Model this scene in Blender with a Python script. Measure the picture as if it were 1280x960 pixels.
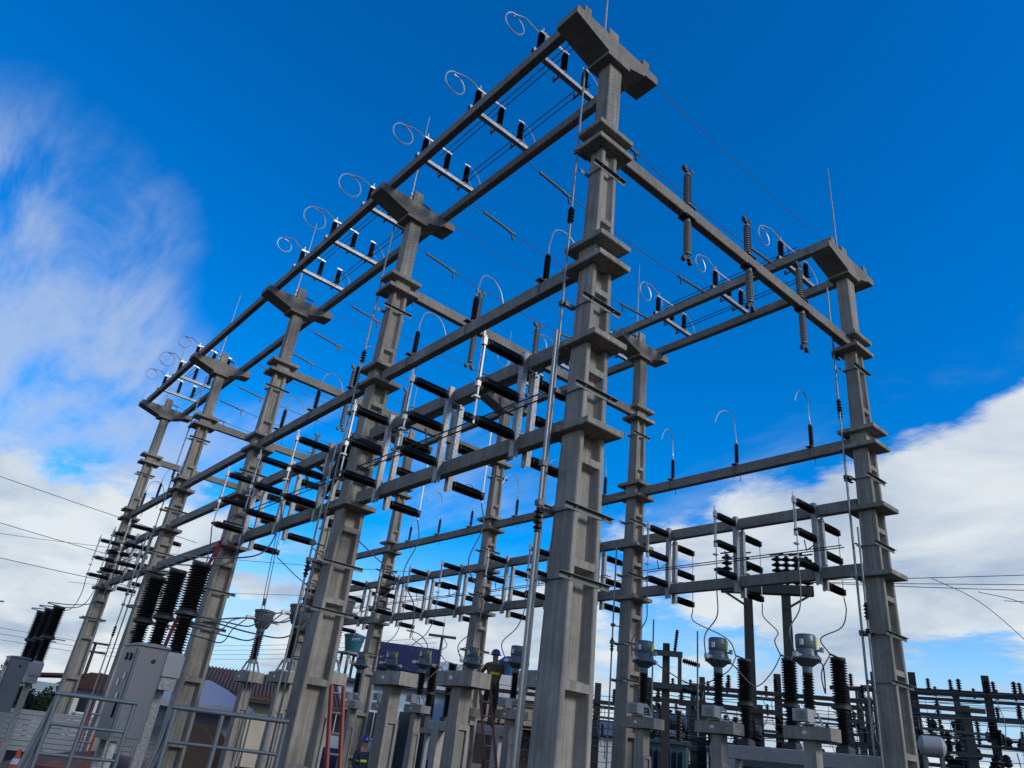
import bpy, math, random
from mathutils import Vector, Matrix
random.seed(7)
for o in list(bpy.data.objects): bpy.data.objects.remove(o)
S = bpy.context.scene
COL = S.collection
R = math.radians

# ------------------------------------------------------------------ camera, sky, sun, exposure
# eye level is z = 0 (about 1.6 m above the yard); x runs along the cross beams, y along the two column rows
GZ = -1.6
CX, CY = -5.968, -6.146
yaw, pit, rol, FPX = 0.65557, 0.47118, 0.12661, 911.4
fw = Vector((math.sin(yaw)*math.cos(pit), math.cos(yaw)*math.cos(pit), math.sin(pit)))
r0 = Vector((math.cos(yaw), -math.sin(yaw), 0)); u0 = r0.cross(fw)
rr = math.cos(rol)*r0 + math.sin(rol)*u0; uu = -math.sin(rol)*r0 + math.cos(rol)*u0
cd = bpy.data.cameras.new('camera'); cam = bpy.data.objects.new('camera', cd); COL.objects.link(cam)
mw = Matrix.Identity(4)
for i in range(3): mw[i][0], mw[i][1], mw[i][2] = rr[i], uu[i], -fw[i]
mw[0][3], mw[1][3], mw[2][3] = CX, CY, 0
cam.matrix_world = mw
cd.sensor_width = 36; cd.lens = FPX/1280*36; cd.clip_start = .05; cd.clip_end = 20000
S.camera = cam
SUN_EL, SUN_AZ = R(28), R(-72)          # direction towards the sun: behind the camera on the right-hand side
sdir = Vector((math.cos(SUN_EL)*math.cos(SUN_AZ), math.cos(SUN_EL)*math.sin(SUN_AZ), math.sin(SUN_EL)))
sl = bpy.data.lights.new('sun', 'SUN'); sl.energy = 1.5; sl.angle = R(14); sl.color = (1, .92, .80)
so = bpy.data.objects.new('sun', sl); COL.objects.link(so); so.rotation_euler = sdir.to_track_quat('Z', 'Y').to_euler()
so.location = (-10, -30, 20)
W = bpy.data.worlds.new('World'); S.world = W; W.use_nodes = True
W.cycles.sampling_method = 'MANUAL'; W.cycles.sample_map_resolution = 256
nt = W.node_tree; N = nt.nodes; LK = nt.links
bg = N['Background']; bg.inputs['Strength'].default_value = .15
sky = N.new('ShaderNodeTexSky'); sky.sky_type = 'NISHITA'; sky.sun_disc = False
sky.sun_elevation = SUN_EL; sky.sun_rotation = R(90) - SUN_AZ
sky.air_density = 1.0; sky.dust_density = .15; sky.ozone_density = 1.6
hs = N.new('ShaderNodeHueSaturation'); hs.inputs['Saturation'].default_value = 1.7; hs.inputs['Value'].default_value = 1.17; hs.inputs['Hue'].default_value = .512
LK.new(sky.outputs[0], hs.inputs['Color'])
tc = N.new('ShaderNodeTexCoord')
def wmath(op, a, b=None, c=None, clamp=False):
    n = N.new('ShaderNodeMath'); n.operation = op; n.use_clamp = clamp
    for i, v in enumerate((a, b, c)):
        if v is None: continue
        if isinstance(v, (int, float)): n.inputs[i].default_value = v
        else: LK.new(v, n.inputs[i])
    return n.outputs[0]
def wdot(v):
    n = N.new('ShaderNodeVectorMath'); n.operation = 'DOT_PRODUCT'; LK.new(tc.outputs['Generated'], n.inputs[0]); n.inputs[1].default_value = v
    return n.outputs['Value']
sep = N.new('ShaderNodeSeparateXYZ'); LK.new(tc.outputs['Generated'], sep.inputs[0])
zc = wmath('ADD', wmath('MAXIMUM', sep.outputs['Z'], 0.0), .16)
cmb = N.new('ShaderNodeCombineXYZ')
LK.new(wmath('DIVIDE', sep.outputs['X'], zc), cmb.inputs['X']); LK.new(wmath('DIVIDE', sep.outputs['Y'], zc), cmb.inputs['Y'])
def wnoise(scale, detail, rough, dist, off, stretch=(1.0, .75, 1), rot=35):
    m = N.new('ShaderNodeMapping'); m.inputs['Location'].default_value = off; m.inputs['Rotation'].default_value = (0, 0, R(rot)); m.inputs['Scale'].default_value = stretch
    LK.new(cmb.outputs[0], m.inputs['Vector'])
    n = N.new('ShaderNodeTexNoise'); n.inputs['Scale'].default_value = scale; n.inputs['Detail'].default_value = detail
    n.inputs['Roughness'].default_value = rough; n.inputs['Distortion'].default_value = dist; LK.new(m.outputs[0], n.inputs['Vector'])
    return n.outputs['Fac']
def pixdir(px, py):
    return (fw*FPX + rr*(px-640) - uu*(py-480)).normalized()
def blob(px, py, deg, amp):
    d = wdot(pixdir(px, py)); c = math.cos(R(deg))
    return wmath('MULTIPLY', wmath('DIVIDE', wmath('SUBTRACT', d, c), 1-c, clamp=True), amp)
def total(start, blobs):
    m = start
    for b in blobs: m = wmath('ADD', m, blob(*b))
    return m
def ramp(v, a, b):
    m = N.new('ShaderNodeMapRange'); m.interpolation_type = 'SMOOTHSTEP'; m.inputs['From Min'].default_value = a; m.inputs['From Max'].default_value = b; LK.new(v, m.inputs['Value']); return m.outputs[0]
def tint(v, p0, c0, p1, c1):
    c = N.new('ShaderNodeValToRGB'); LK.new(v, c.inputs['Fac']); e = c.color_ramp.elements
    e[0].position = p0; e[0].color = (*c0, 1); e[1].position = p1; e[1].color = (*c1, 1); return c.outputs[0]
def over(fac, base, col):
    m = N.new('ShaderNodeMixRGB'); LK.new(fac, m.inputs['Fac']); LK.new(base, m.inputs['Color1'])
    if isinstance(col, tuple): m.inputs['Color2'].default_value = (*col, 1)
    else: LK.new(col, m.inputs['Color2'])
    return m.outputs[0]
Zs = sep.outputs['Z']
# 1. pale air over the horizon
out = over(wmath('MULTIPLY', ramp(Zs, .24, .02), .93), hs.outputs[0], (2.0, 3.2, 4.75))
# 2. thin high wisps, combed in one direction
n_w = wnoise(4.2, 12, .62, .35, (3.1, 1.7, 0), (1.0, .30, 1), 62); n_w2 = wnoise(.8, 4, .5, .3, (5.2, 8.1, 0))
wm = total(wmath('MULTIPLY', wmath('SUBTRACT', .60, Zs), .45), [(-30, 310, 15, .40), (120, 210, 11, .30), (250, 215, 7, .16), (-20, 520, 15, .40), (150, 450, 9, .15), (1150, 440, 4, .16), (1260, 455, 5, .20), (620, 600, 10, .16), (560, 250, 22, -.34), (930, 330, 20, -.34), (640, 40, 30, -.22), (60, 60, 12, -.3)])
wm = wmath('ADD', wm, wmath('MULTIPLY', wmath('SUBTRACT', wnoise(1.7, 6, .6, .5, (9.2, 3.3, 0), (1, .5, 1), 62), .5), 1.7))
wn = wmath('ADD', wmath('MULTIPLY', n_w, .66), wmath('MULTIPLY', n_w2, .34))
out = over(wmath('MULTIPLY', wmath('MULTIPLY', ramp(wm, .02, .62), ramp(wn, .42, .60)), .72), out, (2.75, 3.3, 4.25))
# 3. heaped banks with ragged edges
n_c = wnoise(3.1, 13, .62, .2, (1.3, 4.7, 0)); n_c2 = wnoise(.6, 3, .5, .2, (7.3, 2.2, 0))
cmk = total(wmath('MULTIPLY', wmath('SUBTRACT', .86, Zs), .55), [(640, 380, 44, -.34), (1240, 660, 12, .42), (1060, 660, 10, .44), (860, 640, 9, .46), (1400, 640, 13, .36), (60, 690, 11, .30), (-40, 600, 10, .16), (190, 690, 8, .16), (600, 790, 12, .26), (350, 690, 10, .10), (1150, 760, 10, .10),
            (1240, 815, 8, -.58), (560, 330, 27, -.60), (930, 380, 20, -.60), (640, 20, 26, -.25), (1250, 250, 16, -.3), (60, 60, 16, -.25), (230, 810, 6, -.30), (60, 300, 20, -.48), (600, 600, 11, -.34), (130, 470, 9, -.2), (820, 740, 5, -.2)])  # mask base adds unseen cloud behind the camera to whiten ambient; wide blob clears view
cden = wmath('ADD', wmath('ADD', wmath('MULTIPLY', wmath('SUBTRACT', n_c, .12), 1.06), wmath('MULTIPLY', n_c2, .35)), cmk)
n3 = wnoise(1.9, 7, .55, .3, (1.2, 9.4, 0))
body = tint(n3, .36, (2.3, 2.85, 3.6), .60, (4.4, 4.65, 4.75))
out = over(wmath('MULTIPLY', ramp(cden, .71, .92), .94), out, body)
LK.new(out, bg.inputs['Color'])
vs = S.view_settings; vs.view_transform = 'Standard'; vs.look = 'None'; vs.exposure = .25; vs.gamma = 1; vs.use_curve_mapping = False
S.render.resolution_x, S.render.resolution_y = 1024, 768

# ------------------------------------------------------------------ materials
MAT = {}
def mat(name, col, rough=.7, metal=0, var=.0, scale=8, bump=0, streak=0, spec=.5):
    m = bpy.data.materials.new(name); m.use_nodes = True; t = m.node_tree; b = t.nodes['Principled BSDF']
    b.inputs['Roughness'].default_value = rough; b.inputs['Metallic'].default_value = metal
    b.inputs['Specular IOR Level'].default_value = spec
    c4 = (*col, 1); b.inputs['Base Color'].default_value = c4
    if var or bump or streak:
        g = t.nodes.new('ShaderNodeNewGeometry'); 
        n = t.nodes.new('ShaderNodeTexNoise'); n.inputs['Scale'].default_value = scale; n.inputs['Detail'].default_value = 8; n.inputs['Roughness'].default_value = .65
        t.links.new(g.outputs['Position'], n.inputs['Vector'])
        mp = t.nodes.new('ShaderNodeMapRange'); mp.inputs['From Min'].default_value = .3; mp.inputs['From Max'].default_value = .7
        mp.inputs['To Min'].default_value = 1-var; mp.inputs['To Max'].default_value = 1+var; t.links.new(n.outputs['Fac'], mp.inputs['Value'])
        v = mp.outputs[0]
        if streak:
            mm = t.nodes.new('ShaderNodeMapping'); mm.inputs['Scale'].default_value = (14, 14, .5); t.links.new(g.outputs['Position'], mm.inputs['Vector'])
            n2_ = t.nodes.new('ShaderNodeTexNoise'); n2_.inputs['Scale'].default_value = 1; n2_.inputs['Detail'].default_value = 4; t.links.new(mm.outputs[0], n2_.inputs['Vector'])
            m2 = t.nodes.new('ShaderNodeMapRange'); m2.inputs['From Min'].default_value = .35; m2.inputs['From Max'].default_value = .65; m2.inputs['To Min'].default_value = 1-streak; m2.inputs['To Max'].default_value = 1+streak*.6
            t.links.new(n2_.outputs['Fac'], m2.inputs['Value'])
            k = t.nodes.new('ShaderNodeMath'); k.operation = 'MULTIPLY'; t.links.new(v, k.inputs[0]); t.links.new(m2.outputs[0], k.inputs[1]); v = k.outputs[0]
        vm = t.nodes.new('ShaderNodeVectorMath'); vm.operation = 'SCALE'; vm.inputs[0].default_value = col; t.links.new(v, vm.inputs['Scale'])
        t.links.new(vm.outputs[0], b.inputs['Base Color'])
        if bump:
            bp = t.nodes.new('ShaderNodeBump'); bp.inputs['Strength'].default_value = bump; bp.inputs['Distance'].default_value = .02
            n4 = t.nodes.new('ShaderNodeTexNoise'); n4.inputs['Scale'].default_value = scale*6; n4.inputs['Detail'].default_value = 6; t.links.new(g.outputs['Position'], n4.inputs['Vector'])
            t.links.new(n4.outputs['Fac'], bp.inputs['Height']); t.links.new(bp.outputs[0], b.inputs['Normal'])
    MAT[name] = m; return m
def concrete(name, col, streak=.2):
    m = mat(name, col, .9); t = m.node_tree; L = t.links; b = t.nodes['Principled BSDF']
    g = t.nodes.new('ShaderNodeNewGeometry'); oi = t.nodes.new('ShaderNodeObjectInfo')
    def noise(scale, detail, vec, rough=.6):
        n = t.nodes.new('ShaderNodeTexNoise'); n.inputs['Scale'].default_value = scale; n.inputs['Detail'].default_value = detail; n.inputs['Roughness'].default_value = rough; L.new(vec, n.inputs['Vector']); return n.outputs['Fac']
    def rng(v, a, b_, c, d):
        k = t.nodes.new('ShaderNodeMapRange'); k.inputs['From Min'].default_value = a; k.inputs['From Max'].default_value = b_; k.inputs['To Min'].default_value = c; k.inputs['To Max'].default_value = d; L.new(v, k.inputs['Value']); return k.outputs[0]
    def mul(a, c):
        k = t.nodes.new('ShaderNodeMath'); k.operation = 'MULTIPLY'; L.new(a, k.inputs[0]); L.new(c, k.inputs[1]); return k.outputs[0]
    P = g.outputs['Position']
    mp = t.nodes.new('ShaderNodeMapping'); mp.inputs['Scale'].default_value = (16, 16, .7); L.new(P, mp.inputs['Vector'])
    v = rng(noise(1.3, 6, P), .34, .66, .80, 1.18)                 # cement patches
    v = mul(v, rng(noise(9, 8, P, .7), .3, .7, .86, 1.12))         # mottling
    v = mul(v, rng(noise(1, 5, mp.outputs[0]), .36, .64, 1-streak, 1+streak*.5))   # water runs
    v = mul(v, rng(oi.outputs['Random'], 0, 1, .90, 1.08))         # every casting its own batch
    vo = t.nodes.new('ShaderNodeTexVoronoi'); vo.inputs['Scale'].default_value = 26; L.new(P, vo.inputs['Vector'])
    v = mul(v, rng(vo.outputs['Distance'], .05, .11, .55, 1.0))    # air holes
    vm = t.nodes.new('ShaderNodeVectorMath'); vm.operation = 'SCALE'; vm.inputs[0].default_value = col; L.new(v, vm.inputs['Scale'])
    # rusty brown stains here and there
    st = rng(noise(.8, 7, P, .65), .60, .74, 0, .45); mx_ = t.nodes.new('ShaderNodeMixRGB'); L.new(st, mx_.inputs['Fac']); L.new(vm.outputs[0], mx_.inputs['Color1']); mx_.inputs['Color2'].default_value = (col[0]*.62, col[1]*.52, col[2]*.42, 1)
    L.new(mx_.outputs[0], b.inputs['Base Color'])
    bp = t.nodes.new('ShaderNodeBump'); bp.inputs['Strength'].default_value = .45; bp.inputs['Distance'].default_value = .02; L.new(noise(40, 6, P), bp.inputs['Height']); L.new(bp.outputs[0], b.inputs['Normal'])
concrete('concrete', (.295, .280, .245), .28)
concrete('concrete_beam', (.25, .237, .208), .14)
concrete('concrete_ped', (.30, .285, .255), .22)
mat('galv', (.30, .315, .325), .5, .4, var=.42, scale=26)
mat('galv_dull', (.16, .175, .18), .6, .5, var=.15, scale=9)
mat('pipe_galv', (.24, .265, .275), .45, .5, var=.15, scale=9)
mat('alu', (.48, .50, .52), .42, .6)
mat('wire', (.13, .135, .14), .55, .4)
mat('black', (.006, .005, .005), .4, var=.2, scale=20, spec=.25)
mat('brown_dark', (.03, .018, .014), .3)
mat('polymer', (.20, .22, .23), .55, var=.1, scale=20)
mat('hardware', (.06, .065, .07), .5, .5)
mat('cabinet', (.12, .135, .165), .42, .1, var=.05, scale=2)
mat('ct_paint', (.10, .14, .165), .38, .1, var=.08, scale=6)
mat('ct_grey', (.10, .11, .115), .45, .2, var=.1, scale=6)
mat('yellow', (.70, .55, .06), .5)
mat('white', (.75, .76, .76), .55)
mat('red', (.30, .03, .014), .5)
mat('orange', (.72, .10, .02), .55)
mat('ladder_red', (.16, .035, .02), .5)
mat('rope', (.26, .02, .018), .8)
mat('rail', (.15, .18, .205), .45, .5, var=.1, scale=10)
mat('navy', (.015, .018, .10), .5)
mat('paleblue', (.42, .56, .68), .8, var=.05, scale=1)
mat('plaster', (.55, .50, .40), .85, var=.08, scale=1.5)
mat('plaster_white', (.68, .69, .68), .85, var=.06, scale=1.5)
mat('beige', (.42, .32, .22), .85, var=.1, scale=1.5)
mat('tile', (.11, .06, .042), .8, var=.3, scale=6)
mat('roof_red', (.05, .016, .016), .7, var=.2, scale=4)
mat('glass', (.02, .03, .04), .08)
mat('teal', (.015, .11, .14), .45)
mat('tank_blue', (.012, .07, .17), .45)
mat('fence', (.30, .325, .34), .6, .3, var=.08, scale=3)
mat('hedge', (.018, .035, .014), .9, var=.3, scale=20)
mat('leaf', (.030, .055, .018), .8, var=.35, scale=30)
mat('bark', (.08, .06, .045), .9)
mat('gravel', (.045, .034, .026), .95, var=.35, scale=14, bump=.8, spec=.05)
mat('soil', (.17, .10, .065), .95, var=.3, scale=3, bump=.5)
mat('pole_dark', (.035, .037, .036), .8, var=.2, scale=6)
mat('steel_dark', (.05, .07, .075), .55, .4)
mat('transformer', (.05, .10, .13), .5, .1)
mat('cloth_dark', (.03, .035, .04), .9)
mat('cloth_navy', (.02, .025, .05), .9)
mat('hivis', (.62, .68, .05), .7)
mat('skin', (.28, .16, .10), .6)
mat('helmet_blue', (.012, .045, .22), .35)
mat('helmet_yellow', (.75, .55, .03), .35)
mat('clip_yellow', (.62, .42, .08), .5)
mat('tent', (.36, .40, .47), .6)
mat('box_grey', (.36, .37, .37), .5)
mat('pale_conc', (.46, .45, .42), .85, var=.15, scale=4, bump=.3)
mat('cloth_olive', (.10, .075, .035), .9, var=.3, scale=30)
mat('rubber', (.02, .02, .02), .8)
mat('lilac', (.45, .46, .60), .7)

# ------------------------------------------------------------------ mesh helpers
class MB:
    def __init__(s): s.v = []; s.f = []
    def box(s, x0, x1, y0, y1, z0, z1):
        i = len(s.v); s.v += [(x0,y0,z0),(x1,y0,z0),(x1,y1,z0),(x0,y1,z0),(x0,y0,z1),(x1,y0,z1),(x1,y1,z1),(x0,y1,z1)]
        s.f += [(i,i+3,i+2,i+1),(i+4,i+5,i+6,i+7),(i,i+1,i+5,i+4),(i+1,i+2,i+6,i+5),(i+2,i+3,i+7,i+6),(i+3,i,i+4,i+7)]; return s
    def cbox(s, x0, x1, y0, y1, z0, z1, c=.012):
        # box with chamfered edges along its longest axis
        d = [(x1-x0), (y1-y0), (z1-z0)]; a = d.index(max(d)); lo = [x0,y0,z0]; hi = [x1,y1,z1]
        p, q = [k for k in range(3) if k != a]
        if (a, p, q) in ((1, 0, 2),): flip = True
        else: flip = False
        ring = [(lo[p]+c,lo[q]),(hi[p]-c,lo[q]),(hi[p],lo[q]+c),(hi[p],hi[q]-c),(hi[p]-c,hi[q]),(lo[p]+c,hi[q]),(lo[p],hi[q]-c),(lo[p],lo[q]+c)]
        i = len(s.v)
        for e in (lo[a], hi[a]):
            for (m, n) in ring:
                w = [0,0,0]; w[a] = e; w[p] = m; w[q] = n; s.v.append(tuple(w))
        fs = [(i+k, i+(k+1)%8, i+8+(k+1)%8, i+8+k) for k in range(8)] + [tuple(i+7-k for k in range(8)), tuple(i+8+k for k in range(8))]
        s.f += [tuple(reversed(f)) for f in fs] if flip else fs
        return s
    def frame(s, p0, p1):
        p0 = Vector(p0); p1 = Vector(p1); d = (p1-p0).normalized()
        h = Vector((0,0,1)) if abs(d.z) < .95 else Vector((0,1,0))
        a = d.cross(h).normalized(); b = a.cross(d).normalized(); return p0, p1, d, a, b
    def bar(s, p0, p1, w, h=None):
        h = w if h is None else h
        p0, p1, d, a, b = s.frame(p0, p1); i = len(s.v)
        for p in (p0, p1):
            for (x, y) in ((-1,-1),(1,-1),(1,1),(-1,1)): s.v.append(tuple(p + a*(x*w/2) + b*(y*h/2)))
        s.f += [(i,i+1,i+2,i+3),(i+7,i+6,i+5,i+4)] + [(i+4+k, i+4+(k+1)%4, i+(k+1)%4, i+k) for k in range(4)]; return s
    def lathe(s, p0, p1, prof, n=12):
        # prof: list of (t along axis in metres from p0, radius)
        p0, p1, d, a, b = s.frame(p0, p1); i = len(s.v); m = len(prof)
        for (t, r_) in prof:
            for k in range(n):
                g = 2*math.pi*k/n; s.v.append(tuple(p0 + d*t + a*(math.cos(g)*r_) + b*(math.sin(g)*r_)))
        for j in range(m-1):
            for k in range(n): s.f.append((i+j*n+k, i+(j+1)*n+k, i+(j+1)*n+(k+1)%n, i+j*n+(k+1)%n))
        s.f.append(tuple(i+k for k in range(n))); s.f.append(tuple(i+(m-1)*n+n-1-k for k in range(n))); return s
    def cyl(s, p0, p1, r_, r1=None, n=10):
        L = (Vector(p1)-Vector(p0)).length; return s.lathe(p0, p1, [(0, r_), (L, r_ if r1 is None else r1)], n)
    def sheds(s, p0, p1, rc, rs, k, n=12, cap=.03):
        L = (Vector(p1)-Vector(p0)).length; pr = [(0, rc*1.25), (cap, rc*1.25), (cap+.004, rc)]
        st = (L-2*cap-.008)/k
        for q in range(k):
            z = cap+.004+q*st; pr += [(z+st*.18, rc), (z+st*.42, rs), (z+st*.56, rs*.97), (z+st*.9, rc)]
        pr += [(L-cap-.004, rc), (L-cap, rc*1.25), (L, rc*1.25)]
        return s.lathe(p0, p1, pr, n)
    def tube(s, pts, r_, n=6):
        pts = [Vector(p) for p in pts]; i = len(s.v); m = len(pts); ref = None
        for j, p in enumerate(pts):
            d = (pts[min(j+1, m-1)] - pts[max(j-1, 0)]).normalized()
            if ref is None:
                h = Vector((0,0,1)) if abs(d.z) < .9 else Vector((1,0,0)); ref = d.cross(h).normalized()
            a = (ref - d*ref.dot(d)).normalized(); b = d.cross(a); ref = a
            for k in range(n):
                g = 2*math.pi*k/n; s.v.append(tuple(p + a*(math.cos(g)*r_) + b*(math.sin(g)*r_)))
        for j in range(m-1):
            for k in range(n): s.f.append((i+j*n+k, i+j*n+(k+1)%n, i+(j+1)*n+(k+1)%n, i+(j+1)*n+k))
        s.f.append(tuple(i+n-1-k for k in range(n))); s.f.append(tuple(i+(m-1)*n+k for k in range(n))); return s
    def prism(s, poly, axis, lo, hi):
        # poly: 2D points in the other two axes (cyclic order: y,z / x,z / x,y)
        i = len(s.v); m = len(poly)
        for e in (lo, hi):
            for (p, q) in poly: s.v.append({'x': (e,p,q), 'y': (p,e,q), 'z': (p,q,e)}[axis])
        s.f += [tuple(i+m-1-k for k in range(m)), tuple(i+m+k for k in range(m))] + [(i+k, i+(k+1)%m, i+m+(k+1)%m, i+m+k) for k in range(m)]; return s
    def loft(s, rings):
        i = len(s.v); m = len(rings[0])
        for rg in rings: s.v += [tuple(p) for p in rg]
        for j in range(len(rings)-1):
            for k in range(m): s.f.append((i+j*m+k, i+j*m+(k+1)%m, i+(j+1)*m+(k+1)%m, i+(j+1)*m+k))
        s.f.append(tuple(i+m-1-k for k in range(m))); e = i+(len(rings)-1)*m; s.f.append(tuple(e+k for k in range(m))); return s
    def mesh(s, name, m, smooth=False):
        me = bpy.data.meshes.new(name); me.from_pydata(s.v, [], s.f); me.materials.append(MAT[m] if isinstance(m, str) else m)
        import bmesh
        b = bmesh.new(); b.from_mesh(me); bmesh.ops.recalc_face_normals(b, faces=b.faces); b.to_mesh(me); b.free()
        if smooth:
            me.shade_smooth(); 
            try: me.set_sharp_from_angle(angle=R(38))
            except Exception: pass
        me.update(); return me
CACHE = {}
def cm(key, fn, m, smooth=False):
    key = key+'_'+m
    if key not in CACHE:
        b = MB(); fn(b); CACHE[key] = b.mesh(key, m, smooth)
    return CACHE[key]
def ob(name, me, parent=None, loc=(0,0,0), rz=0):
    o = bpy.data.objects.new(name, me); COL.objects.link(o); o.location = loc; o.rotation_euler = (0,0,rz); o.parent = parent; return o
def tag(o, label, cat, group=None):
    o['label'] = label; o['category'] = cat
    if group: o['group'] = group
    return o
def thing(name, label, cat, loc=(0,0,0), rz=0, group=None):
    return tag(ob(name, None, None, loc, rz), label, cat, group)
def part(name, key, fn, m, parent, loc=(0,0,0), rz=0, smooth=False):
    return ob(name, cm(key, fn, m, smooth), parent, loc, rz)
def solo(name, fn, m, label, cat, group=None, smooth=False, loc=(0,0,0), rz=0):
    b = MB(); fn(b); return tag(ob(name, b.mesh(name, m, smooth), None, loc, rz), label, cat, group)
def curve(p0, p1, sag, n=14):
    p0 = Vector(p0); p1 = Vector(p1); out = []
    for i in range(n+1):
        t = i/n; p = p0.lerp(p1, t); p.z -= sag*4*t*(1-t); out.append(p)
    return out
def bez(pts, n=16):
    # Catmull-Rom through points
    P = [Vector(p) for p in pts]; P = [P[0]*2-P[1]] + P + [P[-1]*2-P[-2]]; out = []
    for i in range(1, len(P)-2):
        for k in range(n):
            t = k/n; a, b, c, d = P[i-1], P[i], P[i+1], P[i+2]
            out.append(.5*((2*b) + (c-a)*t + (2*a-5*b+4*c-d)*t*t + (3*b-a-3*c+d)*t**3))
    out.append(P[-2]); return out
ORD = ['first', 'second', 'third', 'fourth', 'fifth']

# ------------------------------------------------------------------ ground
g = MB(); g.v = [(-3000,-3000,GZ),(3000,-3000,GZ),(3000,3000,GZ),(-3000,3000,GZ)]; g.f = [(0,1,2,3)]
go = ob('ground', g.mesh('ground', 'gravel')); go['kind'] = 'structure'

# ------------------------------------------------------------------ concrete columns
WD = 7.866
LV = {'1a': 8.823, '1b': 8.521, '2a': 6.625, '2b': 6.275, '3': 4.987, '4': 3.708}
def halfs(z):
    t = (z-GZ)/(8.6-GZ); return .222+(.128-.222)*t, .278+(.165-.278)*t     # along y, along x
def shaft(b):
    # I section with sloped recess walls on the two y faces, tapered
    def ring(z):
        a, bb = halfs(z); w = .05; tf = .075; c = .035
        # outline in (x, y), counter-clockwise from (-bb,-a)
        P = [(-bb+.012,-a),(-bb+tf-.01,-a),(-bb+tf+.0,-a+.012),(-bb+tf+c,-w),(bb-tf-c,-w),(bb-tf,-a+.012),(bb-tf+.01,-a),(bb-.012,-a),(bb,-a+.012),
             (bb,a-.012),(bb-.012,a),(bb-tf+.01,a),(bb-tf,a-.012),(bb-tf-c,w),(-bb+tf+c,w),(-bb+tf,a-.012),(-bb+tf-.01,a),(-bb+.012,a),(-bb,a-.012),(-bb,-a+.012)]
        return [(x, y, z) for x, y in P]
    b.loft([ring(GZ-.3), ring(8.62)])
def rib(b, z):
    a, bb = halfs(z)
    for s_ in (-1, 1):
        y0, y1 = (-a+.006, -.04) if s_ < 0 else (a-.006, .04)
        h0, h1 = .045, .085; x = bb-.05
        poly = [(y0, z-h0), (y1, z-h1), (y1, z+h1), (y0, z+h0)]
        b.prism(poly, 'x', -x, x)
def top_shaft(b):
    b.loft([[(x*.145, y*.135, z) for x, y in ((-.92,-1),(.92,-1),(1,-.92),(1,.92),(.92,1),(-.92,1),(-1,.92),(-1,-.92))] for z in (8.5, 10.5)])
def plate(b, hx, hy, z, t=.085):
    b.loft([[(-hx+.01,-hy+.01,z),(hx-.01,-hy+.01,z),(hx-.01,hy-.01,z),(-hx+.01,hy-.01,z)],
            [(-hx,-hy,z+.01),(hx,-hy,z+.01),(hx,hy,z+.01),(-hx,hy,z+.01)], [(-hx,-hy,z+t),(hx,-hy,z+t),(hx,hy,z+t),(-hx,hy,z+t)]])
def sleeve(b, z0, z1):
    a, bb = halfs(z0); b.box(-bb-.012, bb+.012, -a-.012, a+.012, z0, z1)
def capital(b):
    # bracket arm: thin tips, deep over the shaft, with a shallow step
    prof = [(-1.07,10.72),(-.30,10.50),(-.30,10.44),(.22,10.44),(.22,10.52),(.60,10.66),(.60,10.69),(.93,10.72),(.93,10.86),(.90,10.89),(-1.04,10.89),(-1.07,10.86)]
    b.prism(prof, 'y', -.24, .24)
def holes(b):
    for z in [8.98+.085*k for k in range(17)]:
        for s_ in (-.075, .075): b.lathe((s_, -.1353, z), (s_, -.134, z), [(0,.013),(.0013,.013)], 6)
        b.lathe((-.1453, .03, z), (-.144, .03, z), [(0,.013),(.0013,.013)], 6)
def bracket(b, z, hy=.0):
    # pair of angle irons across the ribbed faces, tied by rods along the flat faces
    a, bb = halfs(z)
    for s_ in (-1, 1):
        y = s_*(a+.004)
        b.box(-bb-.17, bb+.17, min(y, y+s_*.055), max(y, y+s_*.055), z+.046, z+.052)
        b.box(-bb-.17, bb+.17, min(y, y+s_*.006), max(y, y+s_*.006), z-.012, z+.046)
    for x in (-bb-.014, bb+.014): b.cyl((x, -a-.05, z+.02), (x, a+.05, z+.02), .008, n=6)
def build_column(i, x, y, row, words):
    t = thing('concrete_column', words, 'column', (x, y, 0), group='concrete portal columns')
    part('shaft', 'shaft', lambda b: (shaft(b), [rib(b, z) for z in (.75, 2.06, 3.33, 4.60, 5.87, 7.14, -.55)]), 'concrete', t)
    part('upper_shaft', 'top_shaft', top_shaft, 'concrete', t)
    part('bolt_hole_rows', 'holes', holes, 'hardware', t)
    part('capital', 'capital', capital, 'concrete_beam', t)
    part('peak_post', 'peak', lambda b: b.loft([[(-.19,-.11,10.6),(.07,-.11,10.6),(.07,.11,10.6),(-.19,.11,10.6)],[(-.17,-.09,11.32),(.05,-.09,11.32),(.05,.09,11.32),(-.17,.09,11.32)]]), 'concrete', t)
    for z, hx, hy in ((LV['1a'],.37,.26),(LV['1b'],.37,.27),(LV['2a'],.31,.37),(LV['2b'],.31,.38),(LV['3'],.31,.385),(LV['4'],.32,.385)):
        part('collar_plate', 'plate%.2f' % z, lambda b: plate(b, hx, hy, z), 'concrete', t)
    part('sleeve', 'sleeve1', lambda b: sleeve(b, LV['1b']+.08, LV['1a']+.005), 'concrete', t)
    part('sleeve', 'sleeve2', lambda b: sleeve(b, LV['2b']+.08, LV['2a']+.005), 'concrete', t)
    part('lightning_rod', 'rod', lambda b: (b.cyl((-.21,.0,10.95),(-.21,.0,12.5),.022,.02), b.cyl((-.21,0,12.5),(-.21,0,13.72),.016,.009), [b.box(-.245,-.165,-.03,.03,z,z+.05) for z in (11.05,11.2)]), 'galv', t)
    for z in (8.06, 5.62, 4.27, 2.66, 1.85):
        if z == 1.85 and i > 2: continue
        part('steel_bracket', 'brk%.2f' % z, lambda b: bracket(b, z), 'galv_dull', t)
    return t
YS = [0, 6, 12, 18, 24]
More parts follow.
